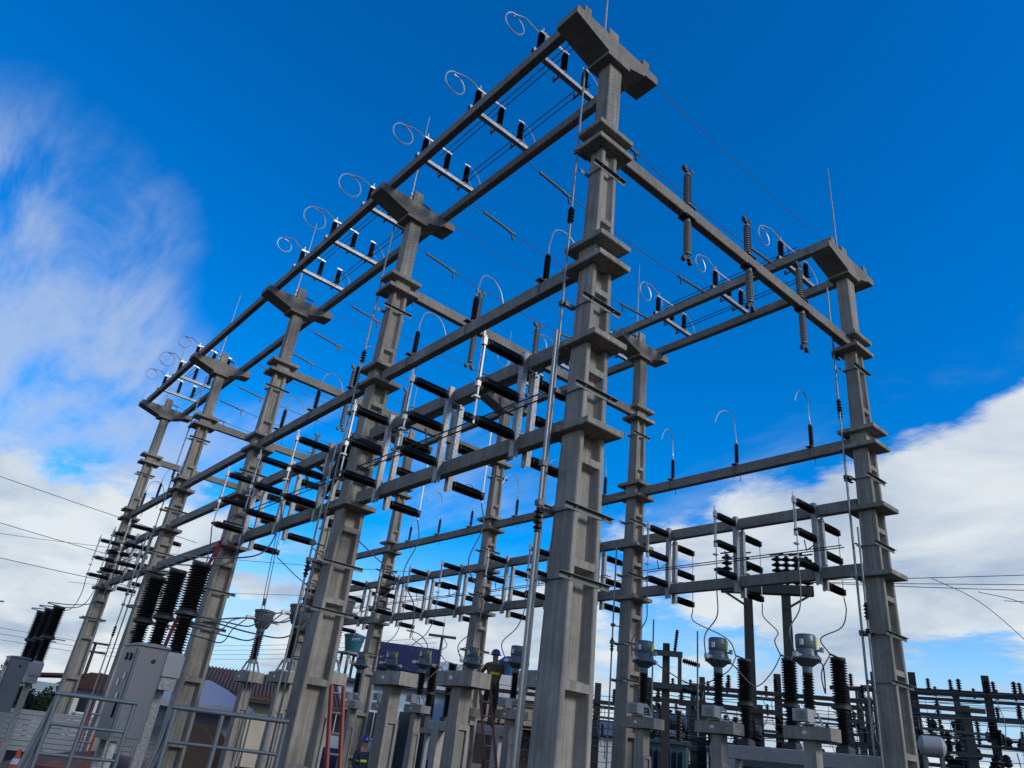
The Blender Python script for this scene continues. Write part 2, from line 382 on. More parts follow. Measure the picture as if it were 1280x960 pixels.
wl = ['nearest thick grey concrete column of the left row, in the middle of the picture', 'second concrete column of the left row, under the big bracket left of centre',
      'third concrete column of the left row, behind the red rope', 'fourth concrete column of the left row, behind the tall breaker cabinet', 'farthest concrete column of the left row, at the left edge of the portal']
wr = ['nearest concrete column of the right row, standing alone at the right', 'second concrete column of the right row, just right of the middle column',
      'third concrete column of the right row, behind the worker on the ladder', 'fourth concrete column of the right row, behind the blue-helmeted worker', 'farthest concrete column of the right row, hidden behind the second left column']
for i, y in enumerate(YS):
    build_column(i, 0, y, 'left', wl[i]); build_column(i, WD, y, 'right', wr[i])

# ------------------------------------------------------------------ concrete beams
BN = ['nearest', 'second', 'third', 'farthest']
def beam_y(x, y0, y1, z0, label, w=.15, h=.225):
    solo('concrete_beam', lambda b: b.cbox(-w/2, w/2, y0, y1, 0, h, .01), 'concrete_beam', label, 'beam', 'concrete beams along the rows', loc=(x, 0, z0))
for side, x0, rw in ((0, 0, 'left'), (1, WD, 'right')):
    for k in range(4):
        ya, yb = YS[k], YS[k+1]
        for dx, nm in ((-.80, 'outer' if side == 0 else 'inner'), (.66, 'inner' if side == 0 else 'outer')):
            e0 = -.20 if k == 0 else .004; e1 = .20 if k == 3 else -.004
            beam_y(x0+dx, ya+e0, yb+e1, 10.893, f'topmost {nm} beam on the bracket arms in the {BN[k]} bay of the {rw} row')
        beam_y(x0, ya+.21, yb-.21, LV['2b']+.088, f'beam under the double collars in the {BN[k]} bay of the {rw} row')
        beam_y(x0, ya+.235, yb-.235, LV['3']+.088, f'upper switch-carrying beam in the {BN[k]} bay of the {rw} row')
        beam_y(x0, ya+.245, yb-.245, LV['4']+.088, f'lower switch-carrying beam in the {BN[k]} bay of the {rw} row')
for i, y in enumerate(YS):
    solo('concrete_cross_beam', lambda b: b.cbox(.16, WD-.16, -.075, .075, 0, .225, .01), 'concrete_beam', f'cross beam joining the {ORD[i]} columns of both rows, counted from the camera', 'beam', 'cross beams between the rows', loc=(0, y, LV['1b']+.088))

# ------------------------------------------------------------------ top disconnect switches on steel cross channels
def channel_x(b, x0, x1, z0, w=.10, h=.085, t=.008):
    b.box(x0, x1, -w/2, w/2, z0, z0+t); b.box(x0, x1, -w/2, -w/2+t, z0+t, z0+h); b.box(x0, x1, w/2-t, w/2, z0+t, z0+h); b.box(x0, x1, -w/2+t, w/2-t, z0+h-t*2, z0+h-t)
def top_switch(x0, y, rw, k, ph):
    t = thing('top_disconnect_switch', f'{ORD[ph]} three-post disconnect switch on top of the {BN[k]} bay of the {rw} row', 'switch', (x0-.07, y, 11.119), group='disconnect switches on the topmost beams')
    part('cross_channel', 'tsw_ch', lambda b: channel_x(b, -.82, .82, 0), 'galv', t)
    for q, x in enumerate((-.66, -.06, .48)):
        ins = part('insulator', 'tsw_ins', lambda b: b.sheds((0,0,.09),(0,0,.60), .038, .066, 9, 14), 'black', t, (x,0,0), smooth=True)
        part('base_cap', 'tsw_base', lambda b: b.lathe((0,0,.075),(0,0,.16), [(0,.06),(.03,.06),(.045,.05),(.085,.05)], 12), 'galv_dull', ins, smooth=True)
    part('blade', 'tsw_blade', lambda b: (b.box(-.70,-.02,-.022,-.010,.635,.665), b.box(-.70,-.02,.010,.022,.635,.665), b.box(-.72,-.60,-.04,.04,.60,.634), b.box(-.1,0,-.05,.05,.60,.634), b.box(-.655,-.645,-.03,.03,.66,.76)), 'alu', t)
    part('yellow_tie', 'tsw_tie', lambda b: b.bar((-.62,-.07,.62),(-.58,-.085,.30),.018,.008), 'clip_yellow', t)
    for x in (.48, -.06): part('crank_arm', 'tsw_arm', lambda b: (b.bar((0,0,.12),(0,.26,.10),.03,.018), b.box(-.02,.02,.22,.27,.085,.2)), 'hardware', t, (x,0,0))
    part('terminal_pad', 'tsw_pad', lambda b: (b.box(.44,.52,-.05,.05,.60,.63), b.box(.40,.56,-.012,.012,.631,.66)), 'alu', t)
    # looped jumper hanging out on the outer side, short tail on the inner side
    j = random.uniform(-.04, .04); rr_ = .26+random.uniform(-.06,.05)
    def loopc(b):
        hh = random.uniform(-.05,.06); pts = [(-.69,0,.66),(-.80,.02,.74),(-.98,.06,.84+hh),(-1.16,.10,.82+hh)]
        cx, cz = -1.15, .82+hh-rr_
        for s_ in range(1, 12):
            a = math.pi/2 + s_/11*math.pi*2.05; pts.append((cx+math.cos(a)*rr_, .10+.006*s_+j, cz+math.sin(a)*rr_))
        b.tube(bez(pts, 5), .0145, 6)
    b = MB(); loopc(b); ob('jumper_loop', b.mesh('jumper_loop', 'alu', True), t, rz=R(random.uniform(-5, 5)))
    def tailc(b):
        b.tube(bez([(.50,0,.64),(.62,-.02,.62),(.78,-.05,.45),(.90,-.06,.2),(.92,-.03,.0)], 5), .0115, 6)
        b.tube(bez([(.50,.02,.64),(.58,.06,.42),(.72,.08,.24),(.86,.05,.10)], 5), .009, 6)
    part('jumper_tail', 'tsw_tail', tailc, 'alu', t, smooth=True)
PH = (1.1, 2.95, 4.8)
def rods_along(x0, zz, y0, y1, label):
    t = thing('operating_rods', label, 'rod', (x0, y0, zz), group='switch operating rods')
    L = y1-y0
    part('rod', 'orod%.2f' % L, lambda b: b.cyl((0,-.15,0),(0,L+.3,0),.011,n=6), 'hardware', t, (-.05,0,0))
    part('rod', 'orod%.2f' % L, lambda b: b.cyl((0,-.15,0),(0,L+.3,0),.011,n=6), 'hardware', t, (.05,0,-.015))
    return t
for side, x0, rw, bays in ((0, 0, 'left', (0, 1, 3)), (1, WD, 'right', (0, 1))):
    for k in bays:
        for ph, p in enumerate(PH): top_switch(x0, YS[k]+p, rw, k, ph)
        rods_along(x0-.13, 11.119+.70, YS[k]+PH[0], YS[k]+PH[2], f'operating rods by the middle insulators of the top switches, {BN[k]} bay, {rw} row')
        rods_along(x0+.41, 11.119+.22, YS[k]+PH[0], YS[k]+PH[2], f'operating rods by the rear insulators of the top switches, {BN[k]} bay, {rw} row')

# ------------------------------------------------------------------ middle-level post insulators with bent jumpers
def mid_post(x0, y, rw, k, ph):
    z = LV['2b']+.088+.225
    t = thing('post_insulator', f'{ORD[ph]} slim black post with bent wire on {BN[k]} double-collar beam, {rw} row', 'insulator', (x0, y, z), group='post insulators on the double-collar beams')
    part('base_plate', 'mp_base', lambda b: (b.box(-.16,.16,-.06,.06,0,.012), b.box(-.05,.05,-.05,.05,.012,.05), [b.cyl((s_*.12, 0, -.33),(s_*.12, 0, .03),.008,n=6) for s_ in (-1,1)]), 'hardware', t)
    part('insulator', 'mp_ins', lambda b: b.sheds((0,0,.05),(0,0,.56), .030, .052, 11, 12), 'black', t, smooth=True)
    part('terminal', 'mp_term', lambda b: b.cyl((0,0,.56),(0,0,.68),.018,.014,8), 'galv', t)
    q = random.uniform(.95, 1.2) if rw == 'left' else random.uniform(1.15, 1.38)
    b = MB(); b.tube(bez([(0,0,.66),(.01,.0,.80),(.10*q,.04,.98*q),(.32*q,.08,1.06*q),(.52*q,.10,.95*q),(.66*q,.12,.70*q)], 6), .012, 6)
    o = ob('jumper_wire', b.mesh('jumper_wire', 'alu', True), t)
    if rw == 'right': o.rotation_euler = (0, 0, R(180+random.uniform(-15, 15)))
    else: o.rotation_euler = (0, 0, R(random.uniform(-15, 15)))
for side, x0, rw, bays in ((0, 0, 'left', (0, 1, 3)), (1, WD, 'right', (0, 1, 2))):
    for k in bays:
        for ph, p in enumerate(PH): mid_post(x0, YS[k]+p, rw, k, ph)

# ------------------------------------------------------------------ grey ribbed posts above and under the cross beams
for i in range(4):
    for q, x in enumerate((2.1, 3.95, 5.8)):
        for up in (1, -1):
            z = LV['1b']+.088 + (.225 if up > 0 else 0)
            t = thing('ribbed_post_insulator', f'grey ribbed post {"standing on" if up > 0 else "hanging under"} the cross beam of the {ORD[i]} columns, {ORD[q]} from the left', 'insulator', (x, YS[i], z), group='grey ribbed posts on the cross beams')
            s_ = up
            part('flange', f'rp_fl{up}', lambda b: (b.box(-.14,.14,-.1,.1,min(0,.014*s_),max(0,.014*s_)), b.cyl((0,0,.014*s_),(0,0,.07*s_),.06,n=12), [b.cyl((cx,cy,-.02*s_),(cx,cy,.04*s_),.010,n=6) for cx in (-.11,.11) for cy in (-.085,.085)]), 'hardware', t)
            part('insulator', f'rp_ins{up}', lambda b: b.sheds((0,0,.07*s_),(0,0,.78*s_), .048, .072, 12, 14), 'polymer', t, smooth=True)
            part('clamp', f'rp_cl{up}', lambda b: (b.cyl((0,0,.78*s_),(0,0,.83*s_),.04,n=10), b.bar((-.09,0,.85*s_),(.09,0,.85*s_),.05,.04), [b.lathe((cx,-.035,.90*s_),(cx,.035,.90*s_),[(0,.045),(.01,.05),(.06,.05),(.07,.045)],10) for cx in (-.085,.085)]), 'hardware', t, smooth=True)

# ------------------------------------------------------------------ vertical disconnect switches on the two lower beams
def vswitch(x0, y, rw, k, ph):
    t = thing('vertical_disconnect_switch', f'{ORD[ph]} upright switch with horizontal black insulators, {BN[k]} bay of the {rw} row', 'switch', (x0, y, 0), group='upright disconnect switches on the lower beams')
    def post(b, xa, xb, z0, z1):
        y0, y1 = -.05, .05; tt = .007
        b.box(xa, xa+tt, y0, y1, z0, z1); b.box(xa+tt, xb, y0, y0+tt, z0, z1); b.box(xa+tt, xb, y1-tt, y1, z0, z1)
    part('mounting_post', 'vs_p1', lambda b: (post(b, -.165, -.079, 3.67, 5.33), [b.box(-.078,.085,-.085,-.068,z-.02,z+.02) for z in (5.25,5.05,4.02,3.84)]), 'galv', t)
    part('mounting_post', 'vs_p2', lambda b: (post(b, .079, .165, 3.60, 5.06), [b.cyl((.10,-.09,z),(.10,.09,z),.012,n=6) for z in (5.0,4.1)]), 'galv', t)
    for z in (5.17, 4.57, 3.98):
        o = part('insulator', 'vs_if', lambda b: b.sheds((-.20,0,0),(-.80,0,0), .056, .080, 14, 14), 'black', t, (0,0,z), smooth=True)
        part('base_flange', 'vs_fl', lambda b: (b.cyl((-.179,0,0),(-.235,0,0),.062,n=10), b.bar((-.185,0,-.07),(-.185,0,.07),.10,.012)), 'galv_dull', o)
        part('end_cap', 'vs_ec', lambda b: (b.cyl((-.78,0,0),(-.845,0,0),.052,n=10), b.cyl((-.88,-.03,0),(-.88,.03,0),.030,n=8)), 'hardware', o)
    for z in (4.95, 4.36, 3.72):
        o = part('insulator', 'vs_ib', lambda b: b.sheds((.20,0,0),(.76,0,0), .056, .080, 13, 14), 'black', t, (0,0,z), smooth=True)
        part('end_cap', 'vs_ecb', lambda b: (b.cyl((.74,0,0),(.805,0,0),.052,n=10), b.box(.805,.825,-.05,.05,-.06,.06)), 'hardware', o)
    part('switch_blade', 'vs_bl', lambda b: (b.bar((-.87,-.012,3.90),(-.87,-.012,5.28),.024,.014), b.bar((-.88,.018,4.48),(-.88,.018,5.36),.028,.012), b.box(-.91,-.85,-.03,.03,4.46,4.54), b.box(-.91,-.85,-.035,.035,5.12,5.24), b.box(-.93,-.84,-.04,.04,4.28,4.31)), 'alu', t)
    part('rear_blade', 'vs_bl2', lambda b: (b.bar((.815,0,3.6),(.815,0,4.98),.020,.012), b.box(.80,.85,-.03,.03,4.28,4.33)), 'alu', t)
    part('crank_arm', 'vs_cr', lambda b: (b.bar((-.16,.04,4.45),(-.36,.09,4.30),.03,.014), b.bar((-.36,.09,4.30),(-.42,.09,4.50),.02,.014)), 'hardware', t)
for side, x0, rw, bays in ((0, 0, 'left', (0, 1, 3)), (1, WD, 'right', (0, 1, 2, 3))):
    for k in bays:
        for ph, p in enumerate(PH): vswitch(x0, YS[k]+p+(.13 if side == 0 else 0), rw, k, ph)
        rods_along(x0-.36, 4.30, YS[k]+PH[0]-.5, YS[k]+PH[2]+.2, f'pair of operating rods crossing the upright switches in the {BN[k]} bay of the {rw} row')

# ------------------------------------------------------------------ strung conductors between the rows and shield wires
def strain(y, k, ph):
    t = thing('strung_conductor', f'{ORD[ph]} strung conductor with grey strain rods between the rows, {BN[k]} bay', 'conductor', (0, y, 0), group='conductors strung between the rows')
    za = 10.86; A = Vector((.74, 0, za)); B = Vector((WD-.88, 0, za)); pts = curve(A, B, .16, 24)
    def sub(t0, t1): return [p for p in curve(A, B, .16, 60)[int(t0*60):int(t1*60)+1]]
    part('wire', 'st_wire', lambda b: b.tube(pts, .009, 6), 'wire', t, smooth=True)
    for nm, a0, a1 in (('a', .05, .17), ('b', .83, .95)):
        part('strain_rod', 'st_rod'+nm, lambda b: b.sheds(sub(a0, a1)[0], sub(a0, a1)[-1], .027, .034, 24, 8, .05), 'polymer', t, smooth=True)
    for s_, tt in ((1, .185), (-1, .815)):
        p = sub(tt, tt)[0]
        part('clamp', 'st_cl%d' % s_, lambda b: (b.bar((-.10*s_,0,0), (.10*s_,0,0), .04, .05), b.bar((0,0,-.01), (.03*s_,-.03,-.22), .03, .035)), 'hardware', t, p)
for k in range(4):
    for ph, p in enumerate(PH): strain(YS[k]+p, k, ph)
for i, y in enumerate(YS):
    t = thing('shield_wire', f'thin shield wire between the peaks of the {ORD[i]} columns of both rows', 'wire', (0, y, 0), group='shield wires')
    part('wire', 'shw', lambda b: b.tube(curve((.05,0,11.16), (WD-.18,0,11.16), .12, 20), .006, 5), 'wire', t)
    part('grip', 'shg', lambda b: (b.cyl((.05,0,11.16),(.34,0,11.14),.022,n=8), b.cyl((WD-.18,0,11.16),(WD-.46,0,11.14),.022,n=8), b.tube(bez([(.2,0,11.15),(.30,-.03,10.98),(.22,-.1,10.85),(.1,-.13,10.92)],5),.006,5)), 'hardware', t)

# ------------------------------------------------------------------ operating pipes running up the columns
def pipe(x, y, z0, z1, label, zi, r_=.019):
    t = thing('operating_pipe', label, 'pipe', (x, y, 0), group='galvanised operating pipes')
    b = MB(); b.cyl((0,0,z0),(0,0,z1),r_,n=10); ob('pipe', b.mesh('pipe','pipe_galv',True), t)
    if zi:
        b = MB(); b.sheds((0,0,zi-.2),(0,0,zi+.10),.025,.052,4,12,.02); ob('insulating_coupling', b.mesh('coupling','black',True), t)
    for z in (z1-1.9, 5.66, 2.70):
        if z0+.3 < z < z1: part('guide', 'pipe_guide', lambda b: (b.box(-.05,.22,-.03,.03,0,.012), b.box(-.04,.04,-.04,.04,-.03,.04)), 'galv_dull', t, (0,0,z))
pipe(-.36, .24, GZ, 10.40, 'tall galvanised pipe on the near middle column, rising to the top bracket', 7.28)
pipe(-.52, .12, GZ, 5.1, 'shorter galvanised pipe with black coupling in front of the near middle column', 2.55, .024)
pipe(-.34, 6.26, GZ, 10.4, 'galvanised pipe on the second left column, rising to the top bracket', 7.0)
pipe(-.50, 6.16, GZ, 4.9, 'shorter galvanised pipe on the second left column', 2.6)
pipe(-.34, 18.26, GZ, 10.4, 'galvanised pipe on the fourth left column', 6.9)
pipe(-.50, 18.16, GZ, 4.9, 'shorter galvanised pipe on the fourth left column', 2.0)
pipe(WD-.34, .26, GZ, 10.4, 'outer of the two long pipes on the right column', 7.28)
pipe(WD-.20, .32, GZ, 10.4, 'inner of the two long pipes on the right column', 7.20)
pipe(WD-.42, .10, GZ, 4.6, 'shorter pipe with black coupling low on the right column', 3.1)
pipe(WD-.34, 6.26, GZ, 5.0, 'galvanised pipe on the second column of the right row', 2.7)

# ------------------------------------------------------------------ instrument transformers on concrete pedestals
def pedestal(x, y, ztop, label, wide=.36, small=False):
    t = thing('concrete_pedestal', label, 'pedestal', (x, y, 0), group='T shaped concrete pedestals')
    part('shaft', 'ped_sh%.2f' % ztop, lambda b: (b.loft([[(-.13,-.14,GZ-.2),(.13,-.14,GZ-.2),(.13,.14,GZ-.2),(-.13,.14,GZ-.2)],[(-.10,-.11,ztop-.2),(.10,-.11,ztop-.2),(.10,.11,ztop-.2),(-.10,.11,ztop-.2)]])), 'concrete_ped', t)
    part('recess_frame', 'ped_fr%.2f' % ztop, lambda b: (b.box(-.12,-.07,-.155,-.125,GZ,ztop-.75), b.box(.07,.12,-.155,-.125,GZ,ztop-.75), b.box(-.12,.12,-.15,-.12,ztop-.75,ztop-.69)), 'concrete_ped', t)
    part('head_block', 'ped_hd%.2f' % ztop, lambda b: (b.prism([(-.17,-.43),(.17,-.43),(.21,-.2),(.21,.2),(.17,.43),(-.17,.43),(-.21,.2),(-.21,-.2)], 'z', ztop-.2, ztop)), 'concrete_ped', t)
    part('label_plate', 'ped_lb%.2f' % ztop, lambda b: b.box(-.215,-.211,-.03,.05,ztop-.12,ztop-.07), 'white', t)
    return t
def ct(x, y, z, label, grey=False, cat='transformer'):
    m = 'ct_grey' if grey else 'ct_paint'
    t = thing('current_transformer', label, cat, (x, y, z), group='current transformers on pedestals')
    part('stand', 'ct_st', lambda b: (b.box(-.15,.15,-.15,.15,.02,.045), [b.bar((sx*.15,sy*.15,.0),(sx*.08,sy*.08,.24),.03) for sx in (-1,1) for sy in (-1,1)], b.cyl((0,0,.2),(0,0,.27),.10,n=14)), 'galv', t)
    if not grey:
        bx = part('terminal_box', 'ct_bx', lambda b: b.cbox(-.34,-.15,-.14,.14,.06,.26,.012), 'box_grey', t)
        part('box_door', 'ct_bd', lambda b: b.box(-.352,-.341,-.10,.06,.10,.22), 'concrete_ped', bx)
    part('insulator', 'ct_in', lambda b: b.sheds((0,0,.27),(0,0,.87), .070, .105, 12, 16), 'black', t, smooth=True)
    if grey:
        part('head', 'ct_hdg', lambda b: b.lathe((0,0,.87),(0,0,1.36), [(0,.09),(.06,.09),(.08,.13),(.22,.20),(.40,.215),(.42,.235),(.46,.235),(.47,.20),(.49,.10)], 20), m, t, smooth=True)
    else:
        h = part('head', 'ct_hd', lambda b: b.lathe((0,0,.87),(0,0,1.46), [(0,.085),(.10,.085),(.12,.12),(.20,.215),(.22,.25),(.26,.25),(.265,.205),(.33,.20),(.40,.165)], 20), m, t, smooth=True)
        for a_ in range(8): part('flange_bolt', 'ct_bo', lambda b: b.cyl((.232,0,1.06),(.232,0,1.155),.014,n=6), 'hardware', h, rz=a_*math.pi/4)
        part('oil_valve', 'ct_ov', lambda b: (b.cyl((0,-.17,1.24),(0,-.29,1.24),.022,n=8), b.box(-.03,.03,-.32,-.27,1.21,1.29)), 'galv', h)
        c = part('bellows_cover', 'ct_cv', lambda b: b.lathe((0,0,1.27),(0,0,1.52), [(0,.165),(.02,.178),(.10,.178),(.105,.172),(.11,.178),(.22,.178),(.245,.16),(.25,.05)], 20), m, t, smooth=True)
        part('level_window', 'ct_lv', lambda b: b.box(.02,.075,-.182,-.165,1.31,1.47), 'yellow', c)
        part('nameplate', 'ct_np', lambda b: b.box(-.19,-.165,-.05,.01,1.32,1.42), 'white', c)
    for q_ in (-1, 1): part('primary_terminal', 'ct_pt', lambda b: (b.cyl((.2,0,1.13),(.36,0,1.13),.035,n=8), b.box(.33,.40,-.035,.035,1.09,1.17)), 'alu', t, rz=0 if q_ > 0 else math.pi)
    return t
k = 0
rlab = ['nearest', 'second', 'third', 'fourth', 'fifth', 'sixth', 'seventh', 'eighth', 'ninth']
for y in (.95, 2.8, 4.65, 6.95, 8.8, 10.65, 12.95, 14.8, 16.65):
    pedestal(6.8, y, 1.04, f'{rlab[k]} concrete pedestal from the right in the row before the right columns')
    ct(6.8, y, 1.04, f'{rlab[k]} blue-grey current transformer from the right, with ribbed black neck and drum head'); k += 1
for q, y in enumerate((1.1, 2.95, 4.8)):
    pedestal(.82, y, 1.02, f'{["nearest","middle","far"][q]} bare T-shaped pedestal between the first two left columns')
for q, y in enumerate((7.1, 8.95, 10.8)):
    pedestal(.82, y, 1.02, f'{["nearest","middle","far"][q]} pedestal between the second and third left columns')
    ct(.82, y, 1.02, f'{["nearest","middle","far"][q]} dark grey bell-headed transformer between the second and third left columns', True)

# ------------------------------------------------------------------ circuit breakers
def breaker(x, y, z, label, cab=True, top=1.33, sp=1.15):
    t = thing('circuit_breaker', label, 'breaker', (x, y, z), group='three pole circuit breakers')
    key = 'br%.2f%d' % (top, cab)
    for q in (-1, 0, 1):
        p = part('pole', key+'pl', lambda b: b.sheds((0,0,0),(0,0,top*.40), .085, .135, 12, 16), 'black', t, (0, q*sp, 0), smooth=True)
        part('interrupter', key+'pu', lambda b: b.sheds((0,0,top*.46),(0,0,top), .115, .165, 16, 16), 'black', p, smooth=True)
        part('joint_flange', key+'jf', lambda b: (b.lathe((0,0,top*.40),(0,0,top*.46), [(0,.13),(.02,.175),(top*.06-.01,.175),(top*.06,.14)], 16), b.bar((0,0,top*.43),(.42,0,top*.43),.05,.02)), 'hardware', p, smooth=True)
        part('top_terminal', key+'tt', lambda b: (b.cyl((0,0,top),(0,0,top+.03),.15,n=14), b.bar((0,0,top+.04),(-.3,0,top+.06),.06,.016)), 'hardware', p)
        part('gear_case', key+'gc', lambda b: (b.loft([[(s1*.11,s2*.11,-.0) for s1,s2 in ((-1,-1),(1,-1),(1,1),(-1,1))],[(s1*.11,s2*.11,-.02) for s1,s2 in ((-1,-1),(1,-1),(1,1),(-1,1))],[(s1*.13,s2*.13,-.05) for s1,s2 in ((-1,-1),(1,-1),(1,1),(-1,1))],[(s1*.13,s2*.13,-.34) for s1,s2 in ((-1,-1),(1,-1),(1,1),(-1,1))]])), 'box_grey' if cab else 'hardware', p)
    part('support_beam', key+'sb', lambda b: b.cbox(-.11,.11,-sp-.1,sp+.1,-.52,-.345,.01), 'galv', t)
    for q in (-.8, .8):
        part('leg', key+'lg', lambda b: (b.box(-.07,.07,-.05,.05,GZ-z,-.521)), 'galv', t, (0, q*sp, 0))
    if cab:
        c = part('control_cabinet', key+'cb', lambda b: b.cbox(-.70,-.29,-.36,.36,-1.22,-.02,.012), 'cabinet', t, (0, -1.45, 0))
        part('cabinet_roof', key+'cr', lambda b: b.prism([(-.72,-.018),(-.27,-.018),(-.27,.012),(-.50,.03),(-.72,.012)], 'y', -.39, .39), 'cabinet', c)
        part('door_panel', key+'dp', lambda b: b.box(-.712,-.702,-.33,.33,-1.18,-.06), 'cabinet', c)
        part('side_panel', key+'sp', lambda b: b.box(-.67,-.32,-.372,-.362,-1.17,-.08), 'cabinet', c)
        for (dy, dz) in ((-.18,-.17),(.02,-.16)): part('gauge', key+'ga', lambda b: b.lathe((-.713,0,0),(-.735,0,0), [(0,.05),(.02,.05),(.022,.04)], 14), 'black', c, (0,dy,dz))
        for (dy, dz) in ((-.2,-.42),(.05,-.5),(-.12,-.68)): part('window', key+'wi', lambda b: b.box(-.72,-.713,-.05,.05,-.04,.04), 'glass', c, (0,dy,dz))
        part('handle', key+'ha', lambda b: b.box(-.735,-.713,-.25,-.22,-.95,-.75), 'black', c)
        part('vent', key+'ve', lambda b: b.lathe((-.45,-.373,-.2),(-.45,-.38,-.2), [(0,.03),(.006,.03)], 10), 'black', c)
        part('leg', key+'cl', lambda b: (b.box(-.64,-.56,-.3,-.22,GZ-z,-1.221), b.box(-.64,-.56,.22,.3,GZ-z,-1.221)), 'galv', c)
    return t
breaker(-2.3, 7.2, .83, 'tall black three-pole breaker with grey control cabinet, in front of the third left column')
breaker(-2.3, 17.9, .83, 'smaller-looking black three-pole breaker with grey cabinet at the far left edge')
t = breaker(9.03, 2.6, .92, 'black three-pole breaker on a concrete beam behind the right transformers', cab=False, top=1.58, sp=1.08)
solo('concrete_beam_support', lambda b: (b.cbox(-.12,.12,-1.9,1.9,0,.26,.015), b.box(-.13,.13,-1.6,-1.3,GZ-.16-.5,-.001), b.box(-.13,.13,1.3,1.6,GZ-.16-.5,-.001)), 'pale_conc', 'long pale concrete beam low behind the nearest right transformers', 'beam', loc=(8.45, 2.2, .50))
breaker(9.03, 14.6, .92, 'black three-pole breaker behind the fourth right column', cab=False, top=1.58, sp=1.08)
solo('concrete_beam_support', lambda b: (b.cbox(-.12,.12,-1.9,1.9,0,.26,.015), b.box(-.13,.13,-1.6,-1.3,GZ-.16-.5,-.001), b.box(-.13,.13,1.3,1.6,GZ-.16-.5,-.001)), 'pale_conc', 'long pale concrete beam low before the blue building', 'beam', loc=(8.45, 12.6, .50))
#@@REST
# ------------------------------------------------------------------ flexible droppers
def cable(name, pts, label, m='wire', r_=.013, cat='cable', group='flexible droppers'):
    return solo(name, lambda b: b.tube(bez(pts, 8), r_, 6), m, label, cat, group, True)
rl3 = ['nearest', 'second', 'third', 'fourth', 'fifth', 'sixth', 'seventh', 'eighth', 'ninth']
for q, y in enumerate((.95, 2.8, 4.65, 6.95, 8.8, 10.65, 12.95, 14.8, 16.65)):
    j = random.uniform(-.1, .1)
    cable('dropper_cable', [(WD-.87, y+.15, 3.91), (WD-.88, y+.13, 3.5), (WD-1.08+j, y+.05, 3.0), (WD-1.55+j, y, 2.55), (6.40, y, 2.20)], f'pale cable drooping to the left terminal of the {rl3[q]} drum-headed transformer from the right')
    if q < 3 or q in (6, 7, 8):
        yb = (2.6 if q < 3 else 14.6) + ((q % 3)-1)*1.08
        cable('dropper_cable', [(7.20, y, 2.18), (7.55, y+.1, 2.12), (7.9, (y+yb)/2, 1.75+j), (8.35, yb, 2.15), (8.73, yb, 2.54)], f'cable from the {rl3[q]} drum-headed transformer to the breaker behind it')
        cable('dropper_cable', [(WD+.815, y+.15, 3.61), (WD+.85, y+.15, 3.35), (8.75+j, (y+yb)/2, 3.05), (8.45+j, yb, 2.8), (8.72, yb, 2.56)], f'hanging cable above the breaker behind the {rl3[q]} drum-headed transformer')
for q, y in enumerate((7.1, 8.95, 10.8)):
    n = ['nearest', 'middle', 'far'][q]; yb = 7.2 + (q-1)*1.15
    cable('dropper_cable', [(-1.88, yb, 1.40), (-1.3, yb+.2, 1.55), (-.5, (y+yb)/2, 1.65), (.1, y, 2.0), (.46, y, 2.15)], f'slack wire from the {n} breaker pole to the {n} bell-headed transformer')
    cable('dropper_cable', [(-1.88, yb-.05, 1.36), (-1.2, yb, 1.32), (-.4, (y+yb)/2, 1.42), (.2, y, 1.85), (.44, y-.03, 2.12)], f'lower slack wire from the {n} breaker pole to the {n} bell-headed transformer')
    cable('dropper_cable', [(-.87, y+.13, 3.9), (-.82, y, 3.4), (-1.2, (y+yb)/2, 2.7), (-2.0, yb, 2.35), (-2.6, yb, 2.24)], f'pale cable dropping from the upright switch to the {n} breaker pole')
    cable('dropper_cable', [(1.18, y, 2.15), (1.5, y, 2.4), (1.7, y-.3, 2.9), (1.2, y-.1, 3.3), (.815, y+.13, 3.61)], f'cable rising from the {n} bell-headed transformer to the beam above')
for q, y in enumerate((19.1, 20.95, 22.8)):
    yb = 17.9 + (q-1)*1.15; n = ['nearest', 'middle', 'far'][q]
    cable('dropper_cable', [(-.87, y+.13, 3.9), (-.85, y, 3.3), (-1.3, (y+yb)/2, 2.6), (-2.0, yb, 2.3), (-2.6, yb, 2.24)], f'cable dropping to the {n} pole of the breaker at the left edge')
for q, y in enumerate((1.1, 2.95, 4.8)):
    cable('dropper_cable', [(.815, y+.13, 3.61), (.85, y+.05, 3.2), (.7, y+.1, 2.6), (1.0, y+.05, 2.1), (1.05, y+.1, 1.6)], f'{["nearest","middle","far"][q]} loose cable hanging over a bare pedestal between the first columns', r_=.010)

# ------------------------------------------------------------------ red hand line and plain rope on the third left column
solo('red_rope', lambda b: (b.tube(bez([(-.38, 11.55, 3.55), (-.75, 10.6, 3.15), (-1.35, 9.1, 2.45), (-1.9, 7.7, 1.7), (-2.2, 6.9, 1.2), (-2.35, 6.5, .85)], 8), .030, 7), b.tube(bez([(-.42, 11.5, 3.75), (-.9, 10.3, 2.95), (-1.5, 8.8, 2.2), (-1.95, 7.6, 1.5)], 8), .024, 6), b.tube(bez([(-.36, 11.55, 3.85), (-.6, 11.0, 3.0), (-1.2, 9.6, 2.55), (-1.7, 8.2, 1.95)], 8), .018, 6)), 'rope', 'dark red rope bundle hanging from the third left column past the breaker poles', 'rope', smooth=True)
solo('hand_line', lambda b: (b.tube([(-.5, 8.2, 5.0), (-.95, 6.6, 1.9), (-1.4, 5.0, -.9)], .007, 5), b.tube([(-.45, 8.2, 5.0), (-.9, 6.6, 1.9), (-1.3, 5.0, -.9)], .007, 5), b.lathe((-.925,6.6,1.85),(-.925,6.6,1.97),[(0,.02),(.06,.035),(.12,.02)],8)), 'wire', 'thin doubled hand line slanting between the breaker and the second left column', 'rope')

